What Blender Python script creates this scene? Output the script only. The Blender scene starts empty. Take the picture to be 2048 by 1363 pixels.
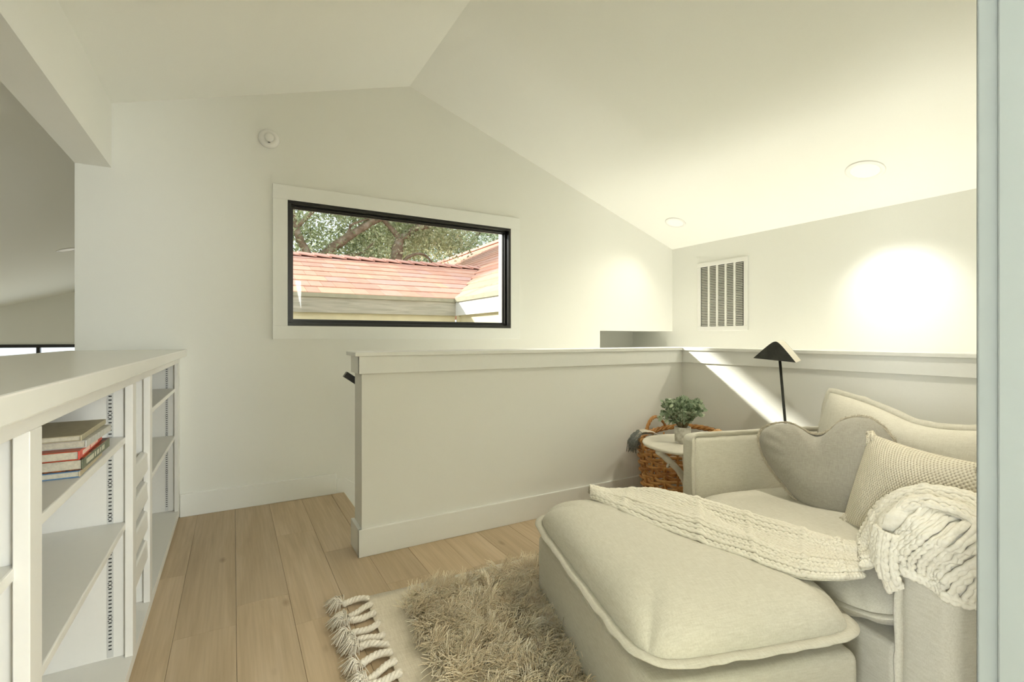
import bpy, math, random
import numpy as np
from mathutils import Vector, Matrix, noise

random.seed(7)
rng = np.random.default_rng(7)
sc = bpy.context.scene
COL = sc.collection
R = math.radians

# ------------------------------------------------------------------ camera
cam_d = bpy.data.cameras.new('camera')
cam = bpy.data.objects.new('camera', cam_d)
COL.objects.link(cam)
cam.location = (0, 0, 1.15)
cam.rotation_euler = (R(90), 0, R(-30))
cam_d.sensor_width = 36
cam_d.lens = 965 / 2048 * 36
cam_d.shift_y = -6.5 / 2048
cam_d.clip_start = 0.02
sc.camera = cam

# ------------------------------------------------------------------ world, sun, daylight
w = bpy.data.worlds.new('world')
sc.world = w
w.use_nodes = True
bg = w.node_tree.nodes['Background']
bg.inputs['Color'].default_value = (0.86, 0.94, 1.0, 1)
bg.inputs['Strength'].default_value = 0.53

sun_d = bpy.data.lights.new('sun', 'SUN')
sun_d.energy = 2.7
sun_d.angle = R(2.5)
sun_d.color = (1.0, 0.95, 0.86)
sun = bpy.data.objects.new('sun', sun_d)
COL.objects.link(sun)
sun.rotation_euler = Vector((1.0, -1.0, -0.69)).to_track_quat('-Z', 'Y').to_euler()


def area(name, loc, direction, sx, sy, energy, color):
    d = bpy.data.lights.new(name, 'AREA')
    d.shape = 'RECTANGLE'
    d.size, d.size_y = sx, sy
    d.energy = energy
    d.color = color
    o = bpy.data.objects.new(name, d)
    COL.objects.link(o)
    o.location = loc
    o.rotation_euler = Vector(direction).to_track_quat('-Z', 'Z').to_euler()
    return o


# daylight entering by the hall window behind the camera and the tall windows of the room below
area('daylight_hall_window', (-4.55, -1.3, 1.45), (1, 0.3, -0.05), 2.6, 1.6, 165, (0.93, 0.97, 1.0))
area('daylight_hall_rear_window', (1.45, -2.95, 1.45), (-0.25, 1, -0.05), 1.1, 1.5, 62, (0.90, 0.96, 1.0))
area('daylight_great_room_west', (-4.9, 3.4, -1.0), (1, 0, -0.15), 6.0, 2.2, 19, (0.98, 0.98, 0.90))
area('daylight_great_room_gable', (-3.2, 11.4, -0.6), (0, -1, -0.1), 2.6, 2.2, 6, (0.98, 0.98, 0.90))
# unseen area lights for the light coming up the stairwell
area('daylight_stairwell', (3.68, 1.9, -1.75), (0, 0.1, 1), 0.9, 2.6, 23, (1.0, 0.98, 0.90))
area('daylight_stair_run', (1.7, 3.24, -1.1), (0.0, 0, 1), 1.4, 0.8, 13, (0.97, 0.99, 0.97))

vs = sc.view_settings
vs.view_transform = 'Standard'
vs.look = 'None'
vs.gamma = 1.0
vs.use_curve_mapping = False
vs.exposure = 1.50
sc.cycles.diffuse_bounces = 5
sc.cycles.glossy_bounces = 2
sc.cycles.max_bounces = 7
sc.cycles.transparent_max_bounces = 8
sc.cycles.caustics_reflective = False
sc.cycles.caustics_refractive = False
sc.cycles.use_adaptive_sampling = True
sc.cycles.adaptive_threshold = 0.1


# ------------------------------------------------------------------ materials
class NT:
    def __init__(self, name):
        self.m = bpy.data.materials.new(name)
        self.m.use_nodes = True
        self.t = self.m.node_tree
        self.b = self.t.nodes['Principled BSDF']

    def n(self, typ, **kw):
        nd = self.t.nodes.new(typ)
        for k, v in kw.items():
            if k in nd.inputs:
                nd.inputs[k].default_value = v
            else:
                setattr(nd, k, v)
        return nd

    def l(self, a, ao, b, bi):
        self.t.links.new(a.outputs[ao], b.inputs[bi])

    def coords(self, kind='Object', scale=(1, 1, 1)):
        tc = self.n('ShaderNodeTexCoord')
        mp = self.n('ShaderNodeMapping')
        mp.inputs['Scale'].default_value = scale
        self.l(tc, kind, mp, 'Vector')
        return mp

    def ramp(self, stops):
        r = self.n('ShaderNodeValToRGB')
        e = r.color_ramp.elements
        while len(e) < len(stops):
            e.new(0.5)
        for el, (p, c) in zip(e, stops):
            el.position = p
            el.color = (*c, 1)
        return r

    def bump(self, src, out, strength=0.2, dist=0.002):
        b = self.n('ShaderNodeBump', Strength=strength, Distance=dist)
        self.l(src, out, b, 'Height')
        self.l(b, 'Normal', self.b, 'Normal')
        return b


def plain(name, col, rough=0.5, metal=0.0, noise_scale=40, vary=0.04, bump=0.05, spec=0.5):
    t = NT(name)
    mp = t.coords('Object')
    nz = t.n('ShaderNodeTexNoise', Scale=noise_scale, Detail=4.0)
    t.l(mp, 'Vector', nz, 'Vector')
    c0 = tuple(max(0, x * (1 - vary)) for x in col)
    c1 = tuple(min(1, x * (1 + vary)) for x in col)
    rp = t.ramp([(0.3, c0), (0.7, c1)])
    t.l(nz, 'Fac', rp, 'Fac')
    t.l(rp, 'Color', t.b, 'Base Color')
    t.b.inputs['Roughness'].default_value = rough
    t.b.inputs['Metallic'].default_value = metal
    t.b.inputs['Specular IOR Level'].default_value = spec
    if bump:
        t.bump(nz, 'Fac', bump, 0.001)
    return t.m


M = {}
M['wall'] = plain('wall_paint', (0.855, 0.854, 0.792), 0.75, noise_scale=180, vary=0.008, bump=0.04, spec=0.25)
M['ceiling'] = plain('ceiling_paint', (0.865, 0.865, 0.80), 0.85, noise_scale=180, vary=0.008, bump=0.04, spec=0.15)
M['trim'] = plain('trim_paint', (0.875, 0.88, 0.83), 0.42, noise_scale=60, vary=0.006, bump=0.02, spec=0.4)
M['cabinet'] = plain('cabinet_paint', (0.80, 0.785, 0.73), 0.38, noise_scale=60, vary=0.008, bump=0.02, spec=0.4)
M['counter'] = plain('counter_paint', (0.82, 0.81, 0.75), 0.24, noise_scale=30, vary=0.006, bump=0.01, spec=0.5)
M['jamb'] = plain('jamb_paint', (0.20, 0.215, 0.20), 0.4, noise_scale=60, vary=0.006, bump=0.02)
M['black'] = plain('black_frame', (0.012, 0.012, 0.011), 0.32, noise_scale=90, vary=0.1, bump=0.02)
M['dark_metal'] = plain('dark_lamp_metal', (0.055, 0.056, 0.05), 0.45, 0.6, noise_scale=25, vary=0.25, bump=0.03)
M['lamp_white'] = plain('lamp_shade_white', (0.72, 0.68, 0.56), 0.45, noise_scale=50, vary=0.03)
M['plastic'] = plain('white_plastic', (0.84, 0.83, 0.78), 0.4, noise_scale=60, vary=0.01, bump=0.01)
M['dark'] = plain('dark_slot', (0.03, 0.03, 0.028), 0.8, vary=0.1)
M['grey_strip'] = plain('painted_standard', (0.66, 0.66, 0.63), 0.35, 0.2, vary=0.02)
M['louvre'] = plain('grille_louvre', (0.62, 0.61, 0.55), 0.45, vary=0.03)
M['fascia'] = None
M['cream'] = plain('cream_siding', (0.80, 0.72, 0.50), 0.7, noise_scale=6, vary=0.05)
M['drip'] = plain('drip_edge', (0.42, 0.39, 0.28), 0.5, noise_scale=8, vary=0.12)
M['ext_white'] = plain('exterior_white_trim', (0.86, 0.85, 0.82), 0.5, vary=0.02)
M['table'] = plain('whitewashed_wood', (0.74, 0.70, 0.59), 0.5, noise_scale=14, vary=0.06, bump=0.08)
M['pages'] = plain('book_pages', (0.56, 0.52, 0.40), 0.8, noise_scale=160, vary=0.12)
M['yarn_fringe'] = plain('grey_fringe_yarn', (0.20, 0.21, 0.19), 0.9, noise_scale=70, vary=0.35)
M['rope'] = plain('rug_tassel_cotton', (0.84, 0.78, 0.66), 0.9, noise_scale=120, vary=0.10, bump=0.3, spec=0.1)
M['stem'] = plain('plant_stem', (0.20, 0.16, 0.08), 0.7, vary=0.2)


def emitter(name, col, strength):
    t = NT(name)
    t.b.inputs['Base Color'].default_value = (*col, 1)
    t.b.inputs['Emission Color'].default_value = (*col, 1)
    t.b.inputs['Emission Strength'].default_value = strength
    return t.m


M['lens'] = emitter('downlight_lens', (0.9, 0.87, 0.8), 0.05)


def wood_floor():
    t = NT('oak_plank')
    geo = t.n('ShaderNodeNewGeometry')
    oi = t.n('ShaderNodeObjectInfo')
    mul = t.n('ShaderNodeMath', operation='MULTIPLY')
    mul.inputs[1].default_value = 37.0
    t.l(oi, 'Random', mul, 0)
    comb = t.n('ShaderNodeCombineXYZ')
    t.l(mul, 0, comb, 'Y')
    t.l(mul, 0, comb, 'Z')
    add = t.n('ShaderNodeVectorMath', operation='ADD')
    t.l(geo, 'Position', add, 0)
    t.l(comb, 'Vector', add, 1)
    mp = t.n('ShaderNodeMapping')
    mp.inputs['Scale'].default_value = (5.5, 0.42, 1)
    t.l(add, 'Vector', mp, 'Vector')
    nz = t.n('ShaderNodeTexNoise', Scale=2.2, Detail=5.0, Distortion=1.4)
    t.l(mp, 'Vector', nz, 'Vector')
    mp2 = t.n('ShaderNodeMapping')
    mp2.inputs['Scale'].default_value = (95, 3.0, 1)
    t.l(add, 'Vector', mp2, 'Vector')
    fine = t.n('ShaderNodeTexNoise', Scale=1.0, Detail=3.0)
    t.l(mp2, 'Vector', fine, 'Vector')
    rp = t.ramp([(0.25, (0.50, 0.38, 0.24)), (0.5, (0.575, 0.445, 0.29)), (0.75, (0.63, 0.50, 0.345))])
    t.l(nz, 'Fac', rp, 'Fac')
    rp2 = t.ramp([(0.3, (0.80, 0.78, 0.74)), (0.65, (1.05, 1.05, 1.05))])
    t.l(fine, 'Fac', rp2, 'Fac')
    mx = t.n('ShaderNodeMixRGB', blend_type='MULTIPLY')
    mx.inputs[0].default_value = 0.5
    t.l(rp, 'Color', mx, 1)
    t.l(rp2, 'Color', mx, 2)
    # knots
    mp3 = t.n('ShaderNodeMapping')
    mp3.inputs['Scale'].default_value = (4.4, 1.9, 1)
    t.l(add, 'Vector', mp3, 'Vector')
    vo = t.n('ShaderNodeTexVoronoi', Scale=1.0)
    t.l(mp3, 'Vector', vo, 'Vector')
    kn = t.ramp([(0.02, (0.52, 0.46, 0.40)), (0.09, (1, 1, 1))])
    t.l(vo, 'Distance', kn, 'Fac')
    mk = t.n('ShaderNodeMixRGB', blend_type='MULTIPLY')
    mk.inputs[0].default_value = 0.8
    t.l(mx, 'Color', mk, 1)
    t.l(kn, 'Color', mk, 2)
    # per-plank tone
    hv = t.n('ShaderNodeHueSaturation')
    mr = t.n('ShaderNodeMapRange')
    mr.inputs['To Min'].default_value = 0.88
    mr.inputs['To Max'].default_value = 1.12
    t.l(oi, 'Random', mr, 'Value')
    t.l(mr, 'Result', hv, 'Value')
    t.l(mk, 'Color', hv, 'Color')
    t.l(hv, 'Color', t.b, 'Base Color')
    t.b.inputs['Roughness'].default_value = 0.48
    t.b.inputs['Specular IOR Level'].default_value = 0.35
    t.bump(fine, 'Fac', 0.12, 0.001)
    return t.m


M['oak'] = wood_floor()


def shaded_board():
    t = NT('shaded_fascia_board')  # shade on the eave board is put into its grey, over the grain
    geo = t.n('ShaderNodeNewGeometry')
    mp = t.n('ShaderNodeMapping')
    mp.inputs['Scale'].default_value = (1.2, 1.2, 16)
    t.l(geo, 'Position', mp, 'Vector')
    nz = t.n('ShaderNodeTexNoise', Scale=2.0, Detail=6.0, Distortion=0.8)
    t.l(mp, 'Vector', nz, 'Vector')
    rp = t.ramp([(0.3, (0.40, 0.37, 0.29)), (0.55, (0.52, 0.48, 0.39)), (0.75, (0.60, 0.56, 0.46))])
    t.l(nz, 'Fac', rp, 'Fac')
    t.l(rp, 'Color', t.b, 'Base Color')
    t.b.inputs['Roughness'].default_value = 0.75
    t.bump(nz, 'Fac', 0.3, 0.004)
    return t.m


M['fascia'] = shaded_board()


def shingle_mat(name, stops):
    t = NT(name)
    oi = t.n('ShaderNodeObjectInfo')
    rp = t.ramp(stops)
    t.l(oi, 'Random', rp, 'Fac')
    geo = t.n('ShaderNodeNewGeometry')
    nz = t.n('ShaderNodeTexNoise', Scale=9.0, Detail=5.0)
    t.l(geo, 'Position', nz, 'Vector')
    r2 = t.ramp([(0.3, (0.9, 0.88, 0.88)), (0.7, (1.05, 1.05, 1.05))])
    t.l(nz, 'Fac', r2, 'Fac')
    mx = t.n('ShaderNodeMixRGB', blend_type='MULTIPLY')
    mx.inputs[0].default_value = 1.0
    t.l(rp, 'Color', mx, 1)
    t.l(r2, 'Color', mx, 2)
    t.l(mx, 'Color', t.b, 'Base Color')
    t.b.inputs['Roughness'].default_value = 0.7
    t.bump(nz, 'Fac', 0.2, 0.004)
    return t.m


M['shingle'] = shingle_mat('terracotta_shingle', [(0.0, (0.66, 0.35, 0.26)), (0.3, (0.72, 0.38, 0.26)), (0.6, (0.76, 0.43, 0.30)), (0.85, (0.66, 0.40, 0.33)), (1.0, (0.80, 0.48, 0.31))])
M['ridge_tile'] = shingle_mat('ridge_cap_tile', [(0.0, (0.70, 0.38, 0.30)), (1.0, (0.76, 0.43, 0.33))])


def leaf_mat(name, c0, c1, c2, transl=0.35):
    t = NT(name)
    at = t.n('ShaderNodeAttribute', attribute_name='tone')
    rp = t.ramp([(0.0, c0), (0.5, c1), (1.0, c2)])
    t.l(at, 'Fac', rp, 'Fac')
    t.l(rp, 'Color', t.b, 'Base Color')
    t.b.inputs['Roughness'].default_value = 0.55
    tr = t.n('ShaderNodeBsdfTranslucent')
    t.l(rp, 'Color', tr, 'Color')
    mx = t.n('ShaderNodeMixShader')
    mx.inputs['Fac'].default_value = transl
    out = t.t.nodes['Material Output']
    t.l(t.b, 'BSDF', mx, 1)
    t.l(tr, 'BSDF', mx, 2)
    t.l(mx, 'Shader', out, 'Surface')
    return t.m


M['oak_leaf'] = leaf_mat('oak_leaf', (0.16, 0.20, 0.10), (0.45, 0.51, 0.30), (0.80, 0.82, 0.60), 0.5)
M['plant_leaf'] = leaf_mat('eucalyptus_leaf', (0.14, 0.20, 0.10), (0.34, 0.43, 0.28), (0.70, 0.75, 0.56), 0.2)


def bark():
    t = NT('oak_bark')
    mp = t.coords('Object', (1, 1, 1))
    nz = t.n('ShaderNodeTexNoise', Scale=7.0, Detail=6.0)
    t.l(mp, 'Vector', nz, 'Vector')
    rp = t.ramp([(0.3, (0.13, 0.09, 0.055)), (0.55, (0.27, 0.21, 0.14)), (0.75, (0.42, 0.38, 0.31))])
    t.l(nz, 'Fac', rp, 'Fac')
    t.l(rp, 'Color', t.b, 'Base Color')
    t.b.inputs['Roughness'].default_value = 0.9
    t.bump(nz, 'Fac', 0.6, 0.03)
    return t.m


M['bark'] = bark()


def linen(name, c0, c1, thread=420, bump=0.25, rough=0.85):
    t = NT(name)
    mp = t.coords('Object')
    wa = t.n('ShaderNodeTexNoise', Scale=1.0, Detail=2.0)
    m1 = t.n('ShaderNodeMapping')
    m1.inputs['Scale'].default_value = (thread, thread * 0.08, thread * 0.5)
    t.l(mp, 'Vector', m1, 'Vector')
    t.l(m1, 'Vector', wa, 'Vector')
    wb = t.n('ShaderNodeTexNoise', Scale=1.0, Detail=2.0)
    m2 = t.n('ShaderNodeMapping')
    m2.inputs['Scale'].default_value = (thread * 0.08, thread, thread * 0.5)
    t.l(mp, 'Vector', m2, 'Vector')
    t.l(m2, 'Vector', wb, 'Vector')
    ad = t.n('ShaderNodeMath', operation='ADD')
    t.l(wa, 'Fac', ad, 0)
    t.l(wb, 'Fac', ad, 1)
    hf = t.n('ShaderNodeMath', operation='MULTIPLY')
    hf.inputs[1].default_value = 0.5
    t.l(ad, 0, hf, 0)
    rp = t.ramp([(0.32, c0), (0.68, c1)])
    t.l(hf, 0, rp, 'Fac')
    t.l(rp, 'Color', t.b, 'Base Color')
    t.b.inputs['Roughness'].default_value = rough
    t.b.inputs['Specular IOR Level'].default_value = 0.15
    t.b.inputs['Sheen Weight'].default_value = 0.15
    t.bump(hf, 0, bump, 0.0015)
    return t.m


M['linen'] = linen('cream_linen', (0.585, 0.555, 0.45), (0.71, 0.685, 0.58))
M['heart'] = linen('grey_beige_linen', (0.315, 0.298, 0.245), (0.43, 0.41, 0.345), 520, 0.3)
M['heart_trim'] = linen('frayed_trim', (0.42, 0.38, 0.28), (0.64, 0.58, 0.45), 300, 0.4)
M['yarn'] = linen('cream_chunky_yarn', (0.76, 0.72, 0.59), (0.87, 0.84, 0.73), 160, 0.35, 0.95)
M['rug_flat'] = linen('rug_flatweave', (0.66, 0.58, 0.44), (0.84, 0.77, 0.62), 260, 0.5, 0.95)


def shag_mat():
    t = NT('shag_wool')
    at = t.n('ShaderNodeAttribute', attribute_name='tone')
    rp = t.ramp([(0.0, (0.86, 0.72, 0.50)), (0.5, (0.95, 0.85, 0.65)), (1.0, (0.98, 0.93, 0.79))])
    t.l(at, 'Fac', rp, 'Fac')
    t.l(rp, 'Color', t.b, 'Base Color')
    t.b.inputs['Roughness'].default_value = 0.9
    t.b.inputs['Specular IOR Level'].default_value = 0.1
    return t.m


M['shag'] = shag_mat()


def knit_mat():
    t = NT('openwork_knit')
    tc = t.n('ShaderNodeTexCoord')
    mp = t.n('ShaderNodeMapping')
    mp.inputs['Scale'].default_value = (1, 1, 1)
    t.l(tc, 'Object', mp, 'Vector')
    sp = t.n('ShaderNodeSeparateXYZ')
    t.l(mp, 'Vector', sp, 'Vector')

    def sinus(out, k):
        m = t.n('ShaderNodeMath', operation='MULTIPLY')
        m.inputs[1].default_value = k
        t.l(sp, out, m, 0)
        s = t.n('ShaderNodeMath', operation='SINE')
        t.l(m, 0, s, 0)
        return s
    a = sinus('X', 520.0)
    b = sinus('Y', 430.0)
    pr = t.n('ShaderNodeMath', operation='MULTIPLY')
    t.l(a, 0, pr, 0)
    t.l(b, 0, pr, 1)
    nz = t.n('ShaderNodeTexNoise', Scale=14.0, Detail=2.0)
    t.l(mp, 'Vector', nz, 'Vector')
    ad = t.n('ShaderNodeMath', operation='MULTIPLY_ADD')
    ad.inputs[1].default_value = 0.5
    ad.inputs[2].default_value = 0.5
    t.l(pr, 0, ad, 0)
    rp = t.ramp([(0.08, (0.47, 0.41, 0.29)), (0.36, (0.72, 0.67, 0.54)), (1.0, (0.78, 0.73, 0.58))])
    t.l(ad, 0, rp, 'Fac')
    t.l(rp, 'Color', t.b, 'Base Color')
    t.b.inputs['Roughness'].default_value = 0.92
    t.b.inputs['Specular IOR Level'].default_value = 0.1
    t.bump(ad, 0, 0.8, 0.004)
    return t.m


M['knit'] = knit_mat()


def wicker_mat():
    t = NT('honey_wicker')
    oi = t.n('ShaderNodeObjectInfo')
    mp = t.coords('Object')
    nz = t.n('ShaderNodeTexNoise', Scale=22.0, Detail=4.0)
    t.l(mp, 'Vector', nz, 'Vector')
    ad = t.n('ShaderNodeMath', operation='MULTIPLY_ADD')
    ad.inputs[1].default_value = 0.35
    t.l(oi, 'Random', ad, 0)
    t.l(nz, 'Fac', ad, 2)
    rp = t.ramp([(0.35, (0.27, 0.10, 0.025)), (0.65, (0.52, 0.25, 0.07)), (0.95, (0.70, 0.41, 0.15))])
    t.l(ad, 0, rp, 'Fac')
    t.l(rp, 'Color', t.b, 'Base Color')
    t.b.inputs['Roughness'].default_value = 0.42
    t.bump(nz, 'Fac', 0.2, 0.002)
    return t.m


M['wicker'] = wicker_mat()


def concrete_pot():
    t = NT('chalky_pot')
    mp = t.coords('Object')
    nz = t.n('ShaderNodeTexNoise', Scale=30.0, Detail=6.0)
    t.l(mp, 'Vector', nz, 'Vector')
    rp = t.ramp([(0.35, (0.44, 0.41, 0.34)), (0.5, (0.62, 0.60, 0.53)), (0.65, (0.76, 0.74, 0.68))])
    t.l(nz, 'Fac', rp, 'Fac')
    t.l(rp, 'Color', t.b, 'Base Color')
    t.b.inputs['Roughness'].default_value = 0.85
    t.bump(nz, 'Fac', 0.2, 0.002)
    return t.m


M['pot'] = concrete_pot()


def glass_mat():
    t = NT('window_glass')
    tr = t.n('ShaderNodeBsdfTransparent')
    tr.inputs['Color'].default_value = (0.97, 0.985, 0.975, 1)
    gl = t.n('ShaderNodeBsdfGlossy', Roughness=0.02)
    lw = t.n('ShaderNodeLayerWeight', Blend=0.5)
    pw = t.n('ShaderNodeMath', operation='POWER')
    pw.inputs[1].default_value = 4.0
    t.l(lw, 'Facing', pw, 0)
    fr = t.n('ShaderNodeMath', operation='MULTIPLY_ADD')
    fr.inputs[1].default_value = 0.7
    fr.inputs[2].default_value = 0.012
    t.l(pw, 0, fr, 0)
    mx = t.n('ShaderNodeMixShader')
    out = t.t.nodes['Material Output']
    t.l(fr, 0, mx, 'Fac')
    t.l(tr, 'BSDF', mx, 1)
    t.l(gl, 'BSDF', mx, 2)
    t.l(mx, 'Shader', out, 'Surface')
    return t.m


M['glass'] = glass_mat()


# ------------------------------------------------------------------ mesh helpers
class MB:
    def __init__(self):
        self.v, self.f = [], []

    def box(self, x0, x1, y0, y1, z0, z1):
        i = len(self.v)
        self.v += [(x0, y0, z0), (x1, y0, z0), (x1, y1, z0), (x0, y1, z0), (x0, y0, z1), (x1, y0, z1), (x1, y1, z1), (x0, y1, z1)]
        self.f += [(i, i + 3, i + 2, i + 1), (i + 4, i + 5, i + 6, i + 7), (i, i + 1, i + 5, i + 4), (i + 1, i + 2, i + 6, i + 5), (i + 2, i + 3, i + 7, i + 6), (i + 3, i, i + 4, i + 7)]
        return self

    def hexa(self, p):
        i = len(self.v)
        self.v += [tuple(q) for q in p]
        self.f += [(i, i + 3, i + 2, i + 1), (i + 4, i + 5, i + 6, i + 7), (i, i + 1, i + 5, i + 4), (i + 1, i + 2, i + 6, i + 5), (i + 2, i + 3, i + 7, i + 6), (i + 3, i, i + 4, i + 7)]
        return self

    def prism(self, poly, off):
        """poly: list of 3D points, off: extrusion vector"""
        i, n = len(self.v), len(poly)
        off = Vector(off)
        self.v += [tuple(p) for p in poly] + [tuple(Vector(p) + off) for p in poly]
        self.f.append(tuple(range(i + n - 1, i - 1, -1)))
        self.f.append(tuple(range(i + n, i + 2 * n)))
        for k in range(n):
            j = (k + 1) % n
            self.f.append((i + k, i + j, i + n + j, i + n + k))
        return self

    def tube(self, pts, rad, sides=8, closed=False, cap=True, flat=1.0):
        pts = [Vector(p) for p in pts]
        n = len(pts)
        if not hasattr(rad, '__len__'):
            rad = [rad] * n
        i0 = len(self.v)
        up = None
        for k, p in enumerate(pts):
            if closed:
                t = pts[(k + 1) % n] - pts[k - 1]
            else:
                t = pts[min(k + 1, n - 1)] - pts[max(k - 1, 0)]
            if t.length < 1e-9:
                t = Vector((0, 0, 1))
            t.normalize()
            if up is None:
                up = Vector((0, 0, 1)) if abs(t.z) < 0.9 else Vector((1, 0, 0))
            s = t.cross(up)
            if s.length < 1e-6:
                s = t.cross(Vector((0.3, 1, 0.2)))
            s.normalize()
            u2 = s.cross(t)
            up = u2
            for q in range(sides):
                a = 2 * math.pi * q / sides
                self.v.append(tuple(p + s * math.cos(a) * rad[k] + u2 * math.sin(a) * rad[k] * flat))
        m = n if closed else n - 1
        for k in range(m):
            k2 = (k + 1) % n
            for q in range(sides):
                q2 = (q + 1) % sides
                self.f.append((i0 + k * sides + q, i0 + k * sides + q2, i0 + k2 * sides + q2, i0 + k2 * sides + q))
        if cap and not closed:
            self.f.append(tuple(i0 + q for q in reversed(range(sides))))
            self.f.append(tuple(i0 + (n - 1) * sides + q for q in range(sides)))
        return self

    def lathe(self, prof, center=(0, 0, 0), seg=32, axis=None, cap=True):
        i0 = len(self.v)
        c = Vector(center)
        if axis is None:
            e1, e2, e3 = Vector((1, 0, 0)), Vector((0, 1, 0)), Vector((0, 0, 1))
        else:
            e3 = Vector(axis).normalized()
            e1 = e3.orthogonal().normalized()
            e2 = e3.cross(e1)
        for r, z in prof:
            for q in range(seg):
                a = 2 * math.pi * q / seg
                self.v.append(tuple(c + e1 * r * math.cos(a) + e2 * r * math.sin(a) + e3 * z))
        for k in range(len(prof) - 1):
            for q in range(seg):
                q2 = (q + 1) % seg
                self.f.append((i0 + k * seg + q, i0 + k * seg + q2, i0 + (k + 1) * seg + q2, i0 + (k + 1) * seg + q))
        if cap:
            self.f.append(tuple(i0 + q for q in reversed(range(seg))))
            self.f.append(tuple(i0 + (len(prof) - 1) * seg + q for q in range(seg)))
        return self

    def grid(self, fn, nu, nv, close_u=False, flip=False):
        i0 = len(self.v)
        for a in range(nu + (0 if close_u else 1)):
            for b in range(nv + 1):
                self.v.append(tuple(fn(a / nu, b / nv)))
        nu2 = nu
        for a in range(nu2):
            a2 = (a + 1) % nu if close_u else a + 1
            for b in range(nv):
                q = (i0 + a * (nv + 1) + b, i0 + a2 * (nv + 1) + b, i0 + a2 * (nv + 1) + b + 1, i0 + a * (nv + 1) + b + 1)
                self.f.append(tuple(reversed(q)) if flip else q)
        return self

    def xf(self, mat):
        self.v = [tuple(mat @ Vector(p)) for p in self.v]
        return self

    def build(self, name, mat, parent=None, smooth=False, bevel=0.0, seg=2, subdiv=0, matrix=None):
        me = bpy.data.meshes.new(name)
        me.from_pydata(self.v, [], self.f)
        me.validate(clean_customdata=False)
        if smooth:
            me.polygons.foreach_set('use_smooth', [True] * len(me.polygons))
        me.materials.append(mat)
        me.update()
        o = bpy.data.objects.new(name, me)
        COL.objects.link(o)
        if parent is not None:
            o.parent = parent
        if matrix is not None:
            o.matrix_local = matrix
        if bevel:
            b = o.modifiers.new('edge', 'BEVEL')
            b.width = bevel
            b.segments = seg
            b.limit_method = 'ANGLE'
            b.angle_limit = R(40)
            if smooth is False and seg > 2:
                me.polygons.foreach_set('use_smooth', [True] * len(me.polygons))
        if subdiv:
            s = o.modifiers.new('sub', 'SUBSURF')
            s.levels = s.render_levels = subdiv
        return o


def np_mesh(name, verts, faces, mat, parent=None, tone=None, smooth=False):
    me = bpy.data.meshes.new(name)
    nv, (nf, k) = len(verts), faces.shape
    me.vertices.add(nv)
    me.vertices.foreach_set('co', np.ascontiguousarray(verts, dtype=np.float32).ravel())
    me.loops.add(nf * k)
    me.loops.foreach_set('vertex_index', np.ascontiguousarray(faces, dtype=np.int32).ravel())
    me.polygons.add(nf)
    me.polygons.foreach_set('loop_start', np.arange(0, nf * k, k, dtype=np.int32))
    if smooth:
        me.polygons.foreach_set('use_smooth', np.ones(nf, dtype=bool))
    if tone is not None:
        at = me.attributes.new('tone', 'FLOAT', 'POINT')
        at.data.foreach_set('value', np.ascontiguousarray(tone, dtype=np.float32))
    me.update(calc_edges=True)
    me.materials.append(mat)
    o = bpy.data.objects.new(name, me)
    COL.objects.link(o)
    if parent is not None:
        o.parent = parent
    return o


def tag(o, label=None, cat=None, group=None, kind=None):
    if label:
        o['label'] = label
    if cat:
        o['category'] = cat
    if group:
        o['group'] = group
    if kind:
        o['kind'] = kind
    return o


def empty(name, loc=(0, 0, 0), rz=0.0):
    e = bpy.data.objects.new(name, None)
    e.empty_display_size = 0.1
    COL.objects.link(e)
    e.location = loc
    e.rotation_euler = (0, 0, rz)
    return e


def struct(mb, name, mat, label=None, parent=None, **kw):
    o = mb.build(name, mat, parent, **kw)
    if parent is None:
        o['kind'] = 'structure'
    if label:
        o['label'] = label
    return o


def link_part(name, mesh, parent, matrix=None):
    o = bpy.data.objects.new(name, mesh)
    COL.objects.link(o)
    o.parent = parent
    if matrix is not None:
        o.matrix_local = matrix
    return o


# ------------------------------------------------------------------ room constants
YW = 3.75           # inner face of the window wall
XV = 4.22           # inner face of the grille wall
XG, YG = 3.03, 2.595  # room faces of the two guard walls
XR, ZR = 1.22, 3.158  # ridge
SL, SR = 0.315, 0.343
XS = -0.298         # face of the bookcase
XB0, XB1 = -0.81, -0.64  # beam
ZC = 1.075          # countertop / guard cap height
YN = 0.245          # room face of the wall the camera looks through


def zceil(x):
    return ZR - SL * (XR - x) if x < XR else ZR - SR * (x - XR)


# ------------------------------------------------------------------ floor
sub = MB().box(-0.8, 0.70, -3.0, YW, -0.06, -0.021)
sub.box(0.70, XG, -3.0, 2.62, -0.06, -0.021)
floor = struct(sub, 'floor', M['wall'], 'wide plank oak floor of the loft')
seams = [-0.612, -0.406, -0.2, 0.01, 0.215, 0.42, 0.62, 0.83, 1.04, 1.25, 1.46, 1.67, 1.88, 2.09, 2.30, 2.51, 2.72, 2.93, 3.03]
joints = {1: [2.82, 1.2, -0.6], 2: [2.23, 0.5, -1.2], 3: [2.38, 0.9, -0.9], 4: [3.1, 2.11, 0.4, -1.3], 5: [2.74, 1.3, -0.4]}
for i in range(len(seams) - 1):
    x0, x1 = seams[i], seams[i + 1]
    top = YW if x1 <= 0.63 else 2.60
    js = joints.get(i)
    if js is None:
        js, y = [], top - random.uniform(0.3, 1.2)
        while y > -2.8:
            js.append(y)
            y -= random.uniform(1.2, 1.9)
    ys = [top] + js + [-3.0]
    for a, b in zip(ys[:-1], ys[1:]):
        MB().box(x0 + 0.0005, x1 - 0.0005, b + 0.0005, a - 0.0005, -0.021, random.uniform(-0.0006, 0.0004)).build('plank', M['oak'], floor, bevel=0.0008, seg=1)
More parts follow.
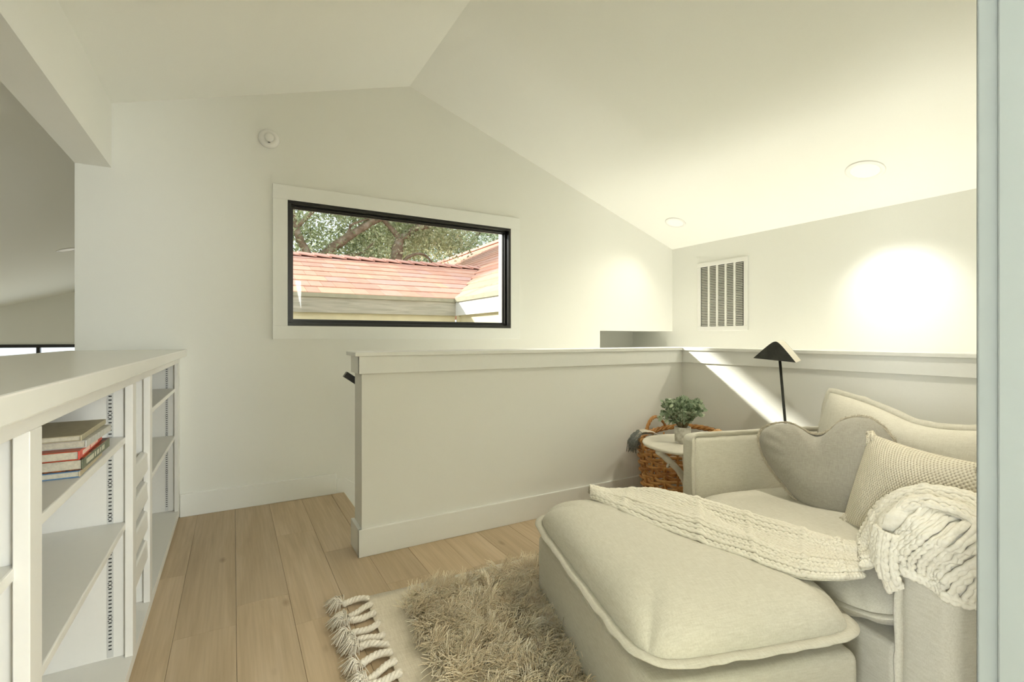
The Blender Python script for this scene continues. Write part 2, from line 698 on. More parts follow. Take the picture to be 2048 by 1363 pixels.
MB().box(0.6208, 0.715, 2.60, YW, -0.028, 0.0008).build('nosing', M['oak'], floor, bevel=0.004)['label'] = 'oak nosing board at the head of the stairs'

# ------------------------------------------------------------------ window wall
WX0, WX1, WZ0, WZ1 = 0.331, 2.144, 1.235, 2.122
YO = 3.86
NX, NZ = 3.184, 1.222      # stairwell opening, closed below as a niche to block light
bw = MB()
bw.box(XB0, WX0, YW, YO, -2.6, 2.52)
bw.box(WX0, WX1, YW, YO, -2.6, WZ0)
bw.box(WX1, NX, YW, YO, -2.6, 2.30)
bw.box(NX, XV, YW, YO, NZ, 2.30)
bw.box(NX, XV, YW, YO, -2.6, 0.96)  # closed below the niche against light from the stairs
bw.box(WX0, WX1, YW, YO, WZ1, 2.30)
bw.prism([(XB0, YW, 2.52), (WX0, YW, 2.52), (WX0, YW, zceil(WX0) + .03), (XB0, YW, zceil(XB0) + .03)], (0, YO - YW, 0))
bw.prism([(WX0, YW, 2.30), (XV, YW, 2.30), (XV, YW, 2.30), (3.72, YW, zceil(3.72) + .03), (XR, YW, ZR + .03), (WX0, YW, zceil(WX0) + .03)][:2] + [(3.72, YW, zceil(3.72) + .03), (XR, YW, ZR + .03), (WX0, YW, zceil(WX0) + .03)], (0, YO - YW, 0))
struct(bw, 'wall_back', M['wall'], 'gable wall with the black framed window')

# space beyond the low opening
rc = MB()
rc.box(NX - 0.05, NX, YO, 4.4, 0.80, 1.28)
rc.box(XV, XV + 0.05, YO, 4.4, 0.80, 1.28)
rc.box(NX - 0.05, XV + 0.05, 4.36, 4.42, 0.80, 1.28)
rc.box(NX, XV, YO, 4.36, NZ, 1.28)
rc.box(NX, XV, YO, 4.36, 0.80, 0.96)  # unseen ledge added to block light rising from the stairwell
struct(rc, 'wall_recess', M['wall'], 'shaded recess at the end of the stairwell with a ledge added to block light')

# grille wall
struct(MB().box(XV, XV + 0.12, -3.0, YO, -2.6, 2.30), 'wall_right', M['wall'], 'white wall with the return air grille')

# near wall with the door opening the camera looks through
nw = MB()
nw.box(0.865, XV, 0.11, YN - 0.01, -0.02, 2.10)
nw.box(-0.81, -0.135, 0.11, YN - 0.01, -0.02, 2.10)
nw.box(-0.81, XV, 0.11, YN - 0.01, 2.10, 2.14)
nw.prism([(XB0, 0.11, 2.14), (XV, 0.11, 2.14), (XV, 0.11, zceil(XV) + 0.02), (XR, 0.11, ZR + 0.02), (XB0, 0.11, zceil(XB0) + 0.02)], (0, YN - 0.12, 0))
struct(nw, 'wall_near', M['wall'], 'wall around the doorway')
jb = MB()
jb.box(0.85, 0.868, 0.09, YN, 0, 2.09)
jb.box(0.843, 0.852, 0.12, 0.2235, 0, 2.08)
jb.box(0.868, 0.95, YN - 0.012, YN + 0.006, 0, 2.17)
jb.box(-0.138, -0.12, 0.09, YN, 0, 2.09)
jb.box(-0.138, 0.868, 0.09, YN, 2.08, 2.10)
struct(jb, 'trim_1', M['jamb'], 'painted door jamb at the edge of the view', bevel=0.0025)

# hall behind the camera
hl = MB()
hl.box(-4.8, -4.7, -3.1, 0.0, -0.05, 2.6)
hl.box(2.9, 3.0, -3.1, 0.11, -0.05, 2.6)
hl.box(-4.8, 3.0, -3.1, -3.0, -0.05, 2.6)
hl.box(-4.8, -0.8, -3.1, 0.0, -0.06, -0.02)
hl.box(-4.8, 3.0, -3.1, 0.0, 2.55, 2.62)
hl.box(-0.81, 3.0, 0.0, 0.11, 2.55, 2.62)
hl.box(-4.8, -0.75, -0.04, -0.001, -0.05, 2.6)
hl.box(-0.81, -0.75, -0.001, 0.11, -0.05, 2.6)
struct(hl, 'wall_hall', M['wall'], 'white hall behind the doorway')

# ------------------------------------------------------------------ ceiling and beam
T = 0.05
cl = MB()
y0, y1 = 0.1, YO
cl.prism([(XR, y0, ZR), (XV + .12, y0, zceil(XV + .12)), (XV + .12, y0, zceil(XV + .12) + T), (XR, y0, ZR + T)], (0, y1 - y0, 0))
cl.prism([(XB1, y0, zceil(XB1)), (XR, y0, ZR), (XR, y0, ZR + T), (XB1, y0, zceil(XB1) + T)], (0, y1 - y0, 0))
struct(cl, 'ceiling', M['ceiling'], 'vaulted white ceiling of the loft')
YF = 11.6
gc = MB()
gc.prism([(-5.1, 0.1, zceil(-5.1)), (XB1, 0.1, zceil(XB1)), (XB1, 0.1, zceil(XB1) + T), (-5.1, 0.1, zceil(-5.1) + T)], (0, YF, 0))
struct(gc, 'ceiling_great_room', M['ceiling'], 'sloping ceiling of the darker room beyond the bookcase')
bm_ = MB().prism([(XB0, 0.1, 2.18), (XB1, 0.1, 2.18), (XB1, 0.1, zceil(XB1) + .02), (XB0, 0.1, zceil(XB0) + .02)], (0, YW - 0.1, 0))
struct(bm_, 'trim_2', M['wall'], 'boxed white beam over the bookcase')

# room beyond the bookcase (lower floor)
gr = MB()
gr.box(-5.1, -5.0, 0.0, YF, -2.7, zceil(-5.1))
gr.box(XB0, XB0 + 0.1, YO, YF, -2.7, zceil(XB0) + .03)
gr.box(-5.1, XB0, 0.0, 0.1, -2.7, 2.5)
gr.box(XB0, XB0 + .03, 0.11, YW, -2.7, 0.0)
struct(gr, 'wall_great_room', M['wall'], 'walls of the taller room beyond the bookcase')
gw = MB()
gx0, gx1, gz0, gz1 = -4.4, -1.6, -1.6, 1.03
gw.box(-5.1, gx0, YF, YF + .12, -2.7, 1.03)
gw.box(gx1, XB0, YF, YF + .12, -2.7, 1.03)
gw.box(gx0, gx1, YF, YF + .12, -2.7, gz0)
gw.prism([(-5.1, YF, 1.03), (XB0, YF, 1.03), (XB0, YF, zceil(XB0) + .03), (-5.1, YF, zceil(-5.1) + .03)], (0, .12, 0))
struct(gw, 'wall_great_room_gable', M['wall'], 'far gable wall over the bookcase')
struct(MB().box(-5.1, XB0, 0, YF, -2.8, -2.7), 'floor_great_room', M['oak'], 'lower floor of the room beyond the bookcase')
w2 = tag(empty('window_2', (0, 0, 0)), 'black framed window low on the far gable wall', kind='structure')
f2 = MB()
for x in (gx0, -3.02, gx1 - .05):
    f2.box(x, x + .05, YF - .01, YF + .06, gz0, gz1)
f2.box(gx0, gx1, YF - .02, YF + .06, gz1 - .055, gz1)
f2.box(gx0, gx1, YF - .02, YF + .06, gz0, gz0 + .055)
f2.build('frame', M['black'], w2)
MB().box(gx0 + .03, gx1 - .03, YF + .02, YF + .026, gz0, gz1).build('pane', M['glass'], w2)

# ------------------------------------------------------------------ guard walls
g1 = MB().box(0.585, XG + 0.15, YG, YG + 0.165, -2.6, ZC - 0.022)
struct(g1, 'wall_guard_front', M['wall'], 'low guard wall across the head of the stairs')
g2 = MB().box(XG, XG + 0.15, YN, YG + 0.01, -2.6, ZC - 0.022)
struct(g2, 'wall_guard_side', M['wall'], 'low guard wall behind the armchair')
cp = MB()
cp.box(0.545, XG + 0.19, YG - 0.033, YG + 0.20, ZC - 0.022, ZC)
cp.box(XG - 0.033, XG + 0.19, YN, YG - 0.0335, ZC - 0.022, ZC)
struct(cp, 'trim_3', M['trim'], 'flat white cap on the guard walls', bevel=0.003)
ap = MB()
ap.box(0.567, XG, YG - 0.018, YG + 0.001, 0.960, ZC - 0.022)
ap.box(0.567, 0.586, YG - 0.017, YG + 0.183, 0.960, ZC - 0.022)
ap.box(XG - 0.018, XG + 0.001, YN, YG - 0.0185, 0.960, ZC - 0.022)
struct(ap, 'trim_4', M['trim'], 'apron board under the guard wall cap', bevel=0.002)
bb = MB()
bb.box(0.566, XG, YG - 0.018, YG + 0.001, 0, 0.146)
bb.box(0.566, 0.586, YG - 0.017, YG + 0.183, 0, 0.146)
bb.box(XG - 0.018, XG + 0.001, YN, YG - 0.0185, 0, 0.146)
struct(bb, 'baseboard_guard', M['trim'], 'tall white baseboard of the guard walls', bevel=0.003)
b2 = MB().box(XS + 0.001, 0.66, YW - 0.018, YW + 0.001, 0, 0.147)
struct(b2, 'baseboard_back', M['trim'], 'tall white baseboard under the window wall', bevel=0.003)
b3 = MB().prism([(0.661, YW - 0.014, 0.105), (0.72, YW - 0.014, 0.105), (3.15, YW - 0.014, -1.67), (3.15, YW - 0.014, -1.95), (0.72, YW - 0.014, -0.20), (0.661, YW - 0.014, -0.20)], (0, 0.015, 0))
struct(b3, 'trim_5', M['trim'], 'white skirting board running down beside the stairs', bevel=0.002)

# stairs
st = tag(empty('staircase', (0.70, 3.25, 0)), 'oak and white stairs descending behind the low guard wall', 'stairs')
for i in range(9):
    x, z = 0.71 - 0.70 + i * 0.27, -(i + 1) * 0.19
    y0s, y1s = YG + 0.166 - 3.25, YW - 0.015 - 3.25
    MB().box(x, x + 0.018, y0s, y1s, z, z + 0.19 - 0.03).build('riser', M['trim'], st)
    MB().box(x - 0.005, x + 0.29, y0s, y1s, z - 0.03, z).build('tread', M['oak'], st, bevel=0.004)
struct(MB().box(3.0, XV, 0.2, 4.95, -2.0, -1.92), 'floor_landing', M['oak'], 'stair landing below')

# handrail on the stair side of the guard wall
hr = tag(empty('handrail', (0.575, 2.83, 0.93)), 'black square handrail end beside the guard wall over the stairs', 'handrail')
d = Vector((0.27, 0, -0.19)).normalized()
s = Vector((0, 1, 0))
u_ = s.cross(d) * -1
h = MB()
a0 = Vector((-0.03, 0, 0.015))
for (L0, L1) in ((0.0, 2.6),):
    p = []
    for e in (L0, L1):
        c = a0 + d * e
        p.append([c + s * 0.02 * q + u_ * 0.017 * r for q, r in ((-1, -1), (1, -1), (1, 1), (-1, 1))])
    h.hexa(p[0] + p[1])
h.build('rail', M['black'], hr, bevel=0.002)
for e in (0.25, 1.3, 2.4):
    c = a0 + d * e
    MB().tube([c + Vector((0, 0, -.02)), c + Vector((0, 0, -.06)), c + Vector((0, -0.07, -.07))], 0.007, 8).build('bracket', M['black'], hr, smooth=True)

# ------------------------------------------------------------------ window 1
w1 = tag(empty('window_1', (0, 0, 0)), 'long black framed window in white casing looking onto terracotta roofs', kind='structure')
cs = MB()
CX0, CX1, CZ0, CZ1 = 0.236, 2.238, 1.140, 2.224
yc0, yc1 = YW - 0.017, YW + 0.002
cs.box(CX0, CX1, yc0, yc1, WZ1, CZ1)
cs.box(CX0, CX1, yc0, yc1, CZ0, WZ0)
cs.box(CX0, WX0, yc0, yc1, WZ0, WZ1)
cs.box(WX1, CX1, yc0, yc1, WZ0, WZ1)
cs.build('casing', M['trim'], w1, bevel=0.002)


def frame_ring(mb, x0, x1, z0, z1, t, ya, yb, tb=None):
    tb = tb or t
    mb.box(x0, x1, ya, yb, z1 - t, z1)
    mb.box(x0, x1, ya, yb, z0, z0 + tb)
    mb.box(x0, x0 + t, ya, yb, z0 + tb, z1 - t)
    mb.box(x1 - t, x1, ya, yb, z0 + tb, z1 - t)


fr = MB()
frame_ring(fr, WX0, WX1, WZ0, WZ1, 0.022, YW - 0.016, YO - 0.02)
fr.build('frame', M['black'], w1, bevel=0.003)
fr = MB()
frame_ring(fr, WX0 + .022, WX1 - .022, WZ0 + .022, WZ1 - .022, 0.014, YW + 0.03, YO - 0.02, 0.022)
sash = fr.build('sash', M['black'], w1, bevel=0.002)
fr = MB()
frame_ring(fr, WX0 + .036, WX1 - .036, WZ0 + .044, WZ1 - .036, 0.006, YW + 0.055, YW + 0.075)
fr.build('glazing_bead', M['black'], sash, bevel=0.001)
MB().box(WX0 + .04, WX1 - .04, YW + 0.074, YW + 0.079, WZ0 + .046, WZ1 - .04).build('pane', M['glass'], w1)
ex = MB()
ex.box(WX1 - 0.030, WX1 + 0.09, YO - 0.019, YO + 0.05, WZ0 - .02, WZ1 - 0.01)
ex.box(WX0 - 0.09, WX0 + 0.004, YO, YO + 0.05, WZ0 - .02, WZ1 - 0.01)
ex.box(WX0 - 0.09, WX1 + 0.09, YO, YO + 0.06, WZ0 - 0.1, WZ0 + 0.0)
ex.build('outside_casing', M['ext_white'], w1, bevel=0.003)

# ------------------------------------------------------------------ smoke detector, grille, downlights
sd = tag(empty('smoke_detector', (0.214, YW, 2.53)), 'round white smoke detector high on the gable wall', 'smoke detector')
MB().lathe([(0.062, 0), (0.066, 0.004), (0.065, 0.012), (0.058, 0.024), (0.036, 0.033), (0.034, 0.030), (0.030, 0.030)], axis=(0, -1, 0), seg=48).build('body', M['plastic'], sd, smooth=True)
MB().lathe([(0.029, 0.028), (0.029, 0.036), (0.026, 0.040), (0.001, 0.041)], axis=(0, -1, 0), seg=40).build('cover', M['plastic'], sd, smooth=True)
MB().box(-0.009, 0.006, -0.0385, -0.0345, -0.037, -0.033).build('sounder_slot', M['dark'], sd)

gy0, gy1, gz0, gz1 = 2.835, 3.407, 1.222, 1.924
vg = tag(empty('return_air_grille', (XV, (gy0 + gy1) / 2, gz0)), 'white return air grille with five columns of fine louvres', 'air vent')
W, H = gy1 - gy0, gz1 - gz0
vf = MB()
fx0, fx1 = -0.014, -0.0005
for (a, b, c, d_) in ((-W / 2, W / 2, 0, 0.045), (-W / 2, W / 2, H - 0.045, H), (-W / 2, -W / 2 + 0.042, 0.045, H - 0.045), (W / 2 - 0.042, W / 2, 0.045, H - 0.045)):
    vf.box(fx0, fx1, a, b, c, d_)
vf.build('frame', M['plastic'], vg, bevel=0.003)
MB().box(-0.002, -0.0006, -W / 2 + .03, W / 2 - .03, .03, H - .03).build('backing', M['dark'], vg)
iw = W - 0.084
for k in range(1, 5):
    yb = -iw / 2 + iw * k / 5
    MB().box(-0.013, -0.001, yb - 0.011, yb + 0.011, 0.045, H - 0.045).build('bar', M['plastic'], vg, bevel=0.002)
nl = 36
for k in range(5):
    ya = -iw / 2 + iw * k / 5 + 0.011
    yb = -iw / 2 + iw * (k + 1) / 5 - 0.011
    lb = MB()
    for j in range(nl):
        zc = 0.049 + (H - 0.098) * (j + 0.5) / nl
        lb.hexa([(-0.0115, ya, zc - .0065), (-0.0115, yb, zc - .0065), (-0.003, yb, zc + .003), (-0.003, ya, zc + .003),
                 (-0.0115, ya, zc - .0035), (-0.0115, yb, zc - .0035), (-0.003, yb, zc + .006), (-0.003, ya, zc + .006)])
    tag(lb.build('louvres', M['louvre'], vg), kind='stuff')


def downlight(x, y, r, label, energy, aim=None, aim_energy=0, cone=130, down=False):
    slope = SR if x > XR else -SL
    nrm = Vector((-slope, 0, -1)).normalized()
    e = tag(empty('downlight', (x, y, zceil(x))), label, 'ceiling light', 'recessed downlights in the sloping ceilings')
    MB().lathe([(r, 0.0005), (r, 0.004), (r * 0.97, 0.007), (r * 0.78, 0.008), (r * 0.74, 0.004), (r * 0.72, 0.002)], axis=nrm, seg=48, cap=False).build('trim_ring', M['plastic'], e, smooth=True)
    MB().lathe([(r * 0.74, 0.0042), (r * 0.70, 0.0035), (r * 0.001, 0.003)], axis=nrm, seg=40, cap=False).build('lens', M['lens'], e, smooth=True)
    if energy:
        d = bpy.data.lights.new('downlight_lamp', 'SPOT')
        d.energy = energy
        d.spot_size = R(cone)
        d.spot_blend = 1.0
        d.shadow_soft_size = 0.06
        d.color = (1.0, 0.93, 0.78)
        o = bpy.data.objects.new('downlight_lamp', d)
        COL.objects.link(o)
        o.location = Vector((x, y, zceil(x))) + nrm * 0.03
        o.rotation_euler = (0, 0, 0) if down else nrm.to_track_quat('-Z', 'Y').to_euler()
    if aim:
        d = bpy.data.lights.new('added_wall_glow', 'SPOT')  # spot added to make the wall glow, whose real source is unknown
        d.energy = aim_energy
        d.spot_size = R(44)
        d.spot_blend = 1.0
        d.shadow_soft_size = 0.09
        d.color = (1.0, 0.97, 0.90)
        o = bpy.data.objects.new('added_wall_glow', d)
        COL.objects.link(o)
        o.location = Vector((x, y, zceil(x))) + nrm * 0.02
        o.rotation_euler = (Vector(aim) - o.location).to_track_quat('-Z', 'Y').to_euler()
        o.scale = (1.45, 0.72, 1)
    return e


downlight(3.74, 1.65, 0.115, 'larger white recessed downlight over the armchair', 15, (XV, 1.64, 1.57), 24)
downlight(3.77, 3.31, 0.10, 'small white recessed downlight above the air grille', 8)
downlight(2.05, 0.85, 0.10, 'added downlight, out of view, in the slope over the ottoman', 36, cone=104, down=True)  # made-up lamp, added to light the ottoman corner
downlight(-1.76, 7.8, 0.10, 'recessed downlight in the dark ceiling beyond the beam', 0)

# ------------------------------------------------------------------ bookcase
bk = tag(empty('bookcase', (XS, 2.0, 0)), 'white built-in bookcase with adjustable shelves and slatted bay', 'bookcase')
OX, OY = XS, 2.0


def bpart(name, x0, x1, y0, y1, z0, z1, mat='cabinet', bevel=0.0015, parent=None):
    return MB().box(x0 - OX, x1 - OX, y0 - OY, y1 - OY, z0, z1).build(name, M[mat], parent or bk, bevel=bevel)


XBK = -0.785
ZD = 0.062
YB0 = 0.26
bpart('back_panel', XBK - .012, XBK, YB0, YW - .001, 0, 1.03)
bpart('bottom_deck', XBK, XS, YB0, YW - .019, 0.022, ZD)
bpart('plinth', XBK, XS - 0.012, YB0, YW - .019, 0.0, 0.022)
bpart('top_rail', XS - 0.02, XS, YB0, YW - .001, 0.992, 1.031)
stiles = [(1.115, 1.175), (2.080, 2.145), (2.47, 2.535), (3.665, YW - .001)]
for (a, b) in stiles:
    bpart('stile', XS - 0.022, XS, a, b, ZD, 0.992)
parts_y = [(1.135, 1.153), (2.10, 2.12), (2.49, 2.51), (3.70, 3.718)]
for (a, b) in parts_y:
    bpart('partition', XBK, XS - 0.022, a, b, ZD, 1.031)
bpart('partition', XBK, XS, YB0, YB0 + .02, ZD, 1.031)


def shelf(y0, y1, z):
    bpart('shelf', XBK, XS - 0.020, y0 + .002, y1 - .002, z - 0.022, z, bevel=0.003)


shelf(0.28, 1.135, 0.765)
shelf(0.28, 1.135, 0.42)
shelf(1.153, 2.10, 0.812)
shelf(1.153, 2.10, 0.520)
shelf(2.51, 3.70, 0.832)
shelf(2.51, 3.70, 0.535)
for k, (zt, zb) in enumerate(((0.680, 0.606), (0.560, 0.486), (0.440, 0.366), (0.320, 0.246))):
    y0s, y1s = 2.121 - OY, 2.489 - OY
    sl = MB().prism([(-0.006, y0s, zb), (-0.026, y0s, zb), (-0.034, y0s, zt), (-0.014, y0s, zt), (-0.009, y0s, zt - .006)], (0, y1s - y0s, 0))
    sl.build('rack_slat', M['cabinet'], bk, bevel=0.003)
bpart('rack_back', XS - 0.150, XS - 0.138, 2.121, 2.489, ZD, 1.03)
# slotted shelf standards on the partitions' near faces
for yf in (1.135, 2.10, 3.70):
    for xs_ in (-0.362, -0.70):
        so = bpart('shelf_standard', xs_ - .0085, xs_ + .0085, yf - .0022, yf, ZD + .005, 0.99, 'grey_strip', 0)
        sb = MB()
        z = ZD + 0.03
        j = 0
        while z < 0.98:
            sb.box(xs_ - .0042 - OX, xs_ + .0042 - OX, yf - .0030 - OY, yf - .0021 - OY, z, z + .0042)
            if j % 9 in (7, 8):
                sb.box(xs_ - .006 - OX, xs_ - .003 - OX, yf - .0030 - OY, yf - .0021 - OY, z + .007, z + .010)
                sb.box(xs_ + .003 - OX, xs_ + .006 - OX, yf - .0030 - OY, yf - .0021 - OY, z + .007, z + .010)
            z += 0.0128
            j += 1
        tag(sb.build('slots', M['dark'], so), kind='stuff')
ct = MB().box(-0.835, -0.260, YN + .003, YW - .002, 1.0315, ZC)
ct = ct.build('countertop', M['counter'], None, bevel=0.004)
tag(ct, 'smooth white painted countertop along the built-in bookcase', 'countertop')

# ------------------------------------------------------------------ books
def cover_mat(name, col, col2=None, rough=0.4):
    t = NT(name)
    mp = t.coords('Object')
    nz = t.n('ShaderNodeTexNoise', Scale=55.0 if col2 else 30.0, Detail=3.0)
    t.l(mp, 'Vector', nz, 'Vector')
    c2 = col2 or tuple(min(1, c * 1.12) for c in col)
    rp = t.ramp([(0.42, col), (0.58, c2)])
    t.l(nz, 'Fac', rp, 'Fac')
    t.l(rp, 'Color', t.b, 'Base Color')
    t.b.inputs['Roughness'].default_value = rough
    return t.m


def book(name, label, z, h, w_, l, dx, dy, rz, cov, spine=None, ink=None, ct_=0.0022):
    e = tag(empty(name, (-0.322 + dx, 1.535 + dy, z), R(rz)), label, 'book', 'stack of books on the bookcase shelf')
    c = MB().box(-w_, 0, 0, l, 0, ct_).box(-w_, 0, 0, l, h - ct_, h)
    cv = c.build('cover', cov, e, bevel=0.0006, seg=1)
    MB().box(-0.0032, 0.0003, 0, l, 0.0001, h - 0.0001).build('spine', spine or cov, e, bevel=0.0015)
    MB().box(-w_ + .004, -0.0034, 0.004, l - .004, ct_, h - ct_).build('page_block', M['pages'], e)
    if ink:
        im = plain(name + '_ink', ink, 0.5)
        sp = e.children[1]
        y = l * 0.12
        while y < l * 0.78:
            s_ = random.uniform(0.008, 0.016)
            MB().box(0.0003, 0.0007, y, y + s_, h * .28, h * .74).build('spine_print', im, sp)
            y += s_ + random.choice((0.003, 0.003, 0.012))
    return e


zb = 0.8125
book('slim_book', 'slim blue book at the bottom of the stack', zb, 0.016, 0.225, 0.25, 0.0, 0.0, 1, cover_mat('blue_cover', (0.10, 0.20, 0.36), (0.14, 0.26, 0.42)), plain('tan_spine', (0.50, 0.42, 0.27), 0.5))
zb += 0.0164
book('large_book', 'thick dark green book with pale spine lettering', zb, 0.026, 0.24, 0.295, 0.004, 0.005, 0, cover_mat('patterned_cover', (0.035, 0.02, 0.012), (0.42, 0.13, 0.03)), cover_mat('green_spine', (0.085, 0.105, 0.06), (0.13, 0.15, 0.085)), (0.60, 0.58, 0.46))
zb += 0.0264
book('red_book', 'red book with white spine lettering in the middle of the stack', zb, 0.022, 0.235, 0.27, 0.0, -0.004, 1.5, cover_mat('red_cover', (0.48, 0.055, 0.03), (0.40, 0.07, 0.02)), cover_mat('red_spine', (0.62, 0.07, 0.045)), (0.85, 0.62, 0.50))
zb += 0.0224
book('grey_book', 'grey white book just below the top of the stack', zb, 0.018, 0.24, 0.255, 0.006, 0.03, -1.0, cover_mat('dark_grey_cover', (0.50, 0.49, 0.45), (0.58, 0.57, 0.52)))
zb += 0.0184
book('olive_book', 'olive beige book lying on top of the stack', zb, 0.014, 0.25, 0.275, -0.002, 0.025, 0.5, cover_mat('olive_cover', (0.42, 0.37, 0.23), (0.46, 0.41, 0.27)))
MB().box(-0.40, -0.352, 2.525, 2.60, 0.8325, 0.858).build('wooden_block', plain('tan_block', (0.62, 0.40, 0.19), 0.6), None, bevel=0.002)
tag(bpy.data.objects['wooden_block'], 'small tan wooden block on the upper shelf near the window wall', 'block')
# ------------------------------------------------------------------ PART 2 (soft furnishings) follows
NP = Vector((1.676, 0.64, 0))
CH = R(-17)


def fold(p, s=6.0, amp=0.004):
    return amp * noise.noise(Vector(p) * s)


def cushion_fn(sx, sy, ht, hb, p=4.0, q=0.42, k=0.10, rumple=0.004, seed=0.0, n_r=9.0):
    """returns f(u,v,top) for a soft box cushion whose seam lies at z=0"""
    def f(u, v, top):
        mx_ = max(abs(u), abs(v))
        fc = 1.0
        if n_r and mx_ > 1e-6:
            fc = mx_ / (abs(u) ** n_r + abs(v) ** n_r) ** (1 / n_r)
        x = sx * fc * u * math.sqrt(max(0, 1 - k * v * v))
        y = sy * fc * v * math.sqrt(max(0, 1 - k * u * u))
        hgt = (max(0, 1 - abs(u) ** p) * max(0, 1 - abs(v) ** p)) ** q
        z = (ht if top else -hb) * hgt
        if hgt > 0:
            z += hgt * rumple * (noise.noise(Vector((x * 5 + seed, y * 5, 1.3 if top else 4.1))) + 0.5 * noise.noise(Vector((x * 14 + seed, y * 14, 2.0))))
        return Vector((x, y, z))
    return f


def cushion(name, mat, parent, fn, n=44, matrix=None, flange=None, fl_name='flange', fl_mat=None):
    mb = MB()
    m = lambda t: math.sin(math.pi / 2 * (2 * t - 1))
    mb.grid(lambda a, b: fn(m(a), m(b), True), n, n)
    mb.grid(lambda a, b: fn(m(a), m(b), False), n, n, flip=True)
    o = mb.build(name, mat, parent, smooth=True, matrix=matrix)
    if flange:
        wdt, thick = flange
        loop = []
        N_ = 60
        for side in range(4):
            for i in range(N_):
                t = -1 + 2 * i / N_
                u, v = ((t, -1), (1, t), (-t, 1), (-1, -t))[side]
                loop.append(fn(u, v, True))
        nL = len(loop)
        fb = MB()
        base = 0
        for i in range(nL):
            p = loop[i]
            tan = (loop[(i + 2) % nL] - loop[i - 2]).normalized()
            out = Vector((tan.y, -tan.x, 0))
            wv = wdt * (1 + 0.16 * noise.noise(p * 22))
            lift = 0.006 * noise.noise(p * 16 + Vector((5, 0, 0)))
            q0 = p - out * 0.006
            q1 = p + out * wv + Vector((0, 0, lift))
            mid = (q0 + q1) / 2 + Vector((0, 0, lift * 0.3))
            puff = thick * (1 + 0.35 * noise.noise(p * 45))
            for c, tz in ((q0, 0.8), (mid, 1.0), (q1, 0.35)):
                fb.v.append(tuple(c + Vector((0, 0, puff * tz))))
            for c, tz in ((q1, 0.35), (mid, 1.0), (q0, 0.8)):
                fb.v.append(tuple(c - Vector((0, 0, puff * tz))))
        for i in range(nL):
            j = (i + 1) % nL
            for k in range(6):
                k2 = (k + 1) % 6
                fb.f.append((i * 6 + k, j * 6 + k, j * 6 + k2, i * 6 + k2))
        fb.build(fl_name, fl_mat or mat, o, smooth=True)
    return o


def soft_box(name, mat, parent, x0, x1, y0, y1, z0, z1, r=0.03, rumple=0.004, n=14, seed=0.0, puff=0.0):
    """box with rounded edges, densely tessellated and slightly rumpled"""
    c = Vector(((x0 + x1) / 2, (y0 + y1) / 2, (z0 + z1) / 2))
    hx, hy, hz = (x1 - x0) / 2, (y1 - y0) / 2, (z1 - z0) / 2
    mb = MB()

    def shape(p):
        q = Vector((max(-hx + r, min(hx - r, p.x)), max(-hy + r, min(hy - r, p.y)), max(-hz + r, min(hz - r, p.z))))
        dlt = p - q
        if dlt.length > 1e-9:
            dlt = dlt.normalized() * r
        res = q + dlt
        if puff:
            nx, ny, nz = res.x / hx, res.y / hy, res.z / hz
            res.x += puff * nx * (1 - ny * ny) * (1 - nz * nz)
            res.y += puff * ny * (1 - nx * nx) * (1 - nz * nz)
            res.z += puff * nz * (1 - ny * ny) * (1 - nx * nx)
        nn = noise.noise_vector((res + c) * 7 + Vector((seed, 0, 0))) * rumple + noise.noise_vector((res + c) * 20 + Vector((seed, 3, 0))) * rumple * 0.3
        return c + res + nn

    def sp(t, h):
        # extra samples close to the rounded edges
        e = min(0.45, r / (2 * h))
        if t < 0.25:
            return -h + 2 * h * e * (t / 0.25)
        if t > 0.75:
            return h - 2 * h * e * ((1 - t) / 0.25)
        return -h + 2 * h * (e + (1 - 2 * e) * (t - 0.25) / 0.5)
    for s in (-1, 1):
        mb.grid(lambda a, b: shape(Vector((s * hx, sp(a, hy), sp(b, hz)))), n * 2, n * 2, flip=(s < 0))
        mb.grid(lambda a, b: shape(Vector((sp(a, hx), s * hy, sp(b, hz)))), n * 2, n * 2, flip=(s > 0))
        mb.grid(lambda a, b: shape(Vector((sp(a, hx), sp(b, hy), s * hz))), n * 2, n * 2, flip=(s < 0))
    return mb.build(name, mat, parent, smooth=True)


def flange_line(name, mat, parent, pts, wdir, width=0.02, thick=0.006):
    """ruffled strip along pts that stands out along wdir"""
    fb = MB()
    n = len(pts)
    wdir = [Vector(w_) for w_ in wdir]
    for i, p in enumerate(pts):
        p = Vector(p)
        t = (Vector(pts[min(i + 1, n - 1)]) - Vector(pts[max(i - 1, 0)])).normalized()
        out = wdir[i].normalized()
        nn = t.cross(out).normalized()
        w_ = width * (1 + 0.2 * noise.noise(p * 25))
        lf = nn * 0.005 * noise.noise(p * 18)
        for e, tz in ((-0.004, .9), (w_ * .55, 1), (w_, .3)):
            fb.v.append(tuple(p + out * e + nn * thick * tz + lf))
        for e, tz in ((w_, .3), (w_ * .55, 1), (-0.004, .9)):
            fb.v.append(tuple(p + out * e - nn * thick * tz + lf))
    for i in range(n - 1):
        for k in range(6):
            k2 = (k + 1) % 6
            fb.f.append((i * 6 + k, (i + 1) * 6 + k, (i + 1) * 6 + k2, i * 6 + k2))
    fb.f.append(tuple(range(5, -1, -1)))
    fb.f.append(tuple((n - 1) * 6 + k for k in range(6)))
    return fb.build(name, mat, parent, smooth=True)


def lerp(a, b, t):
    return a + (b - a) * t


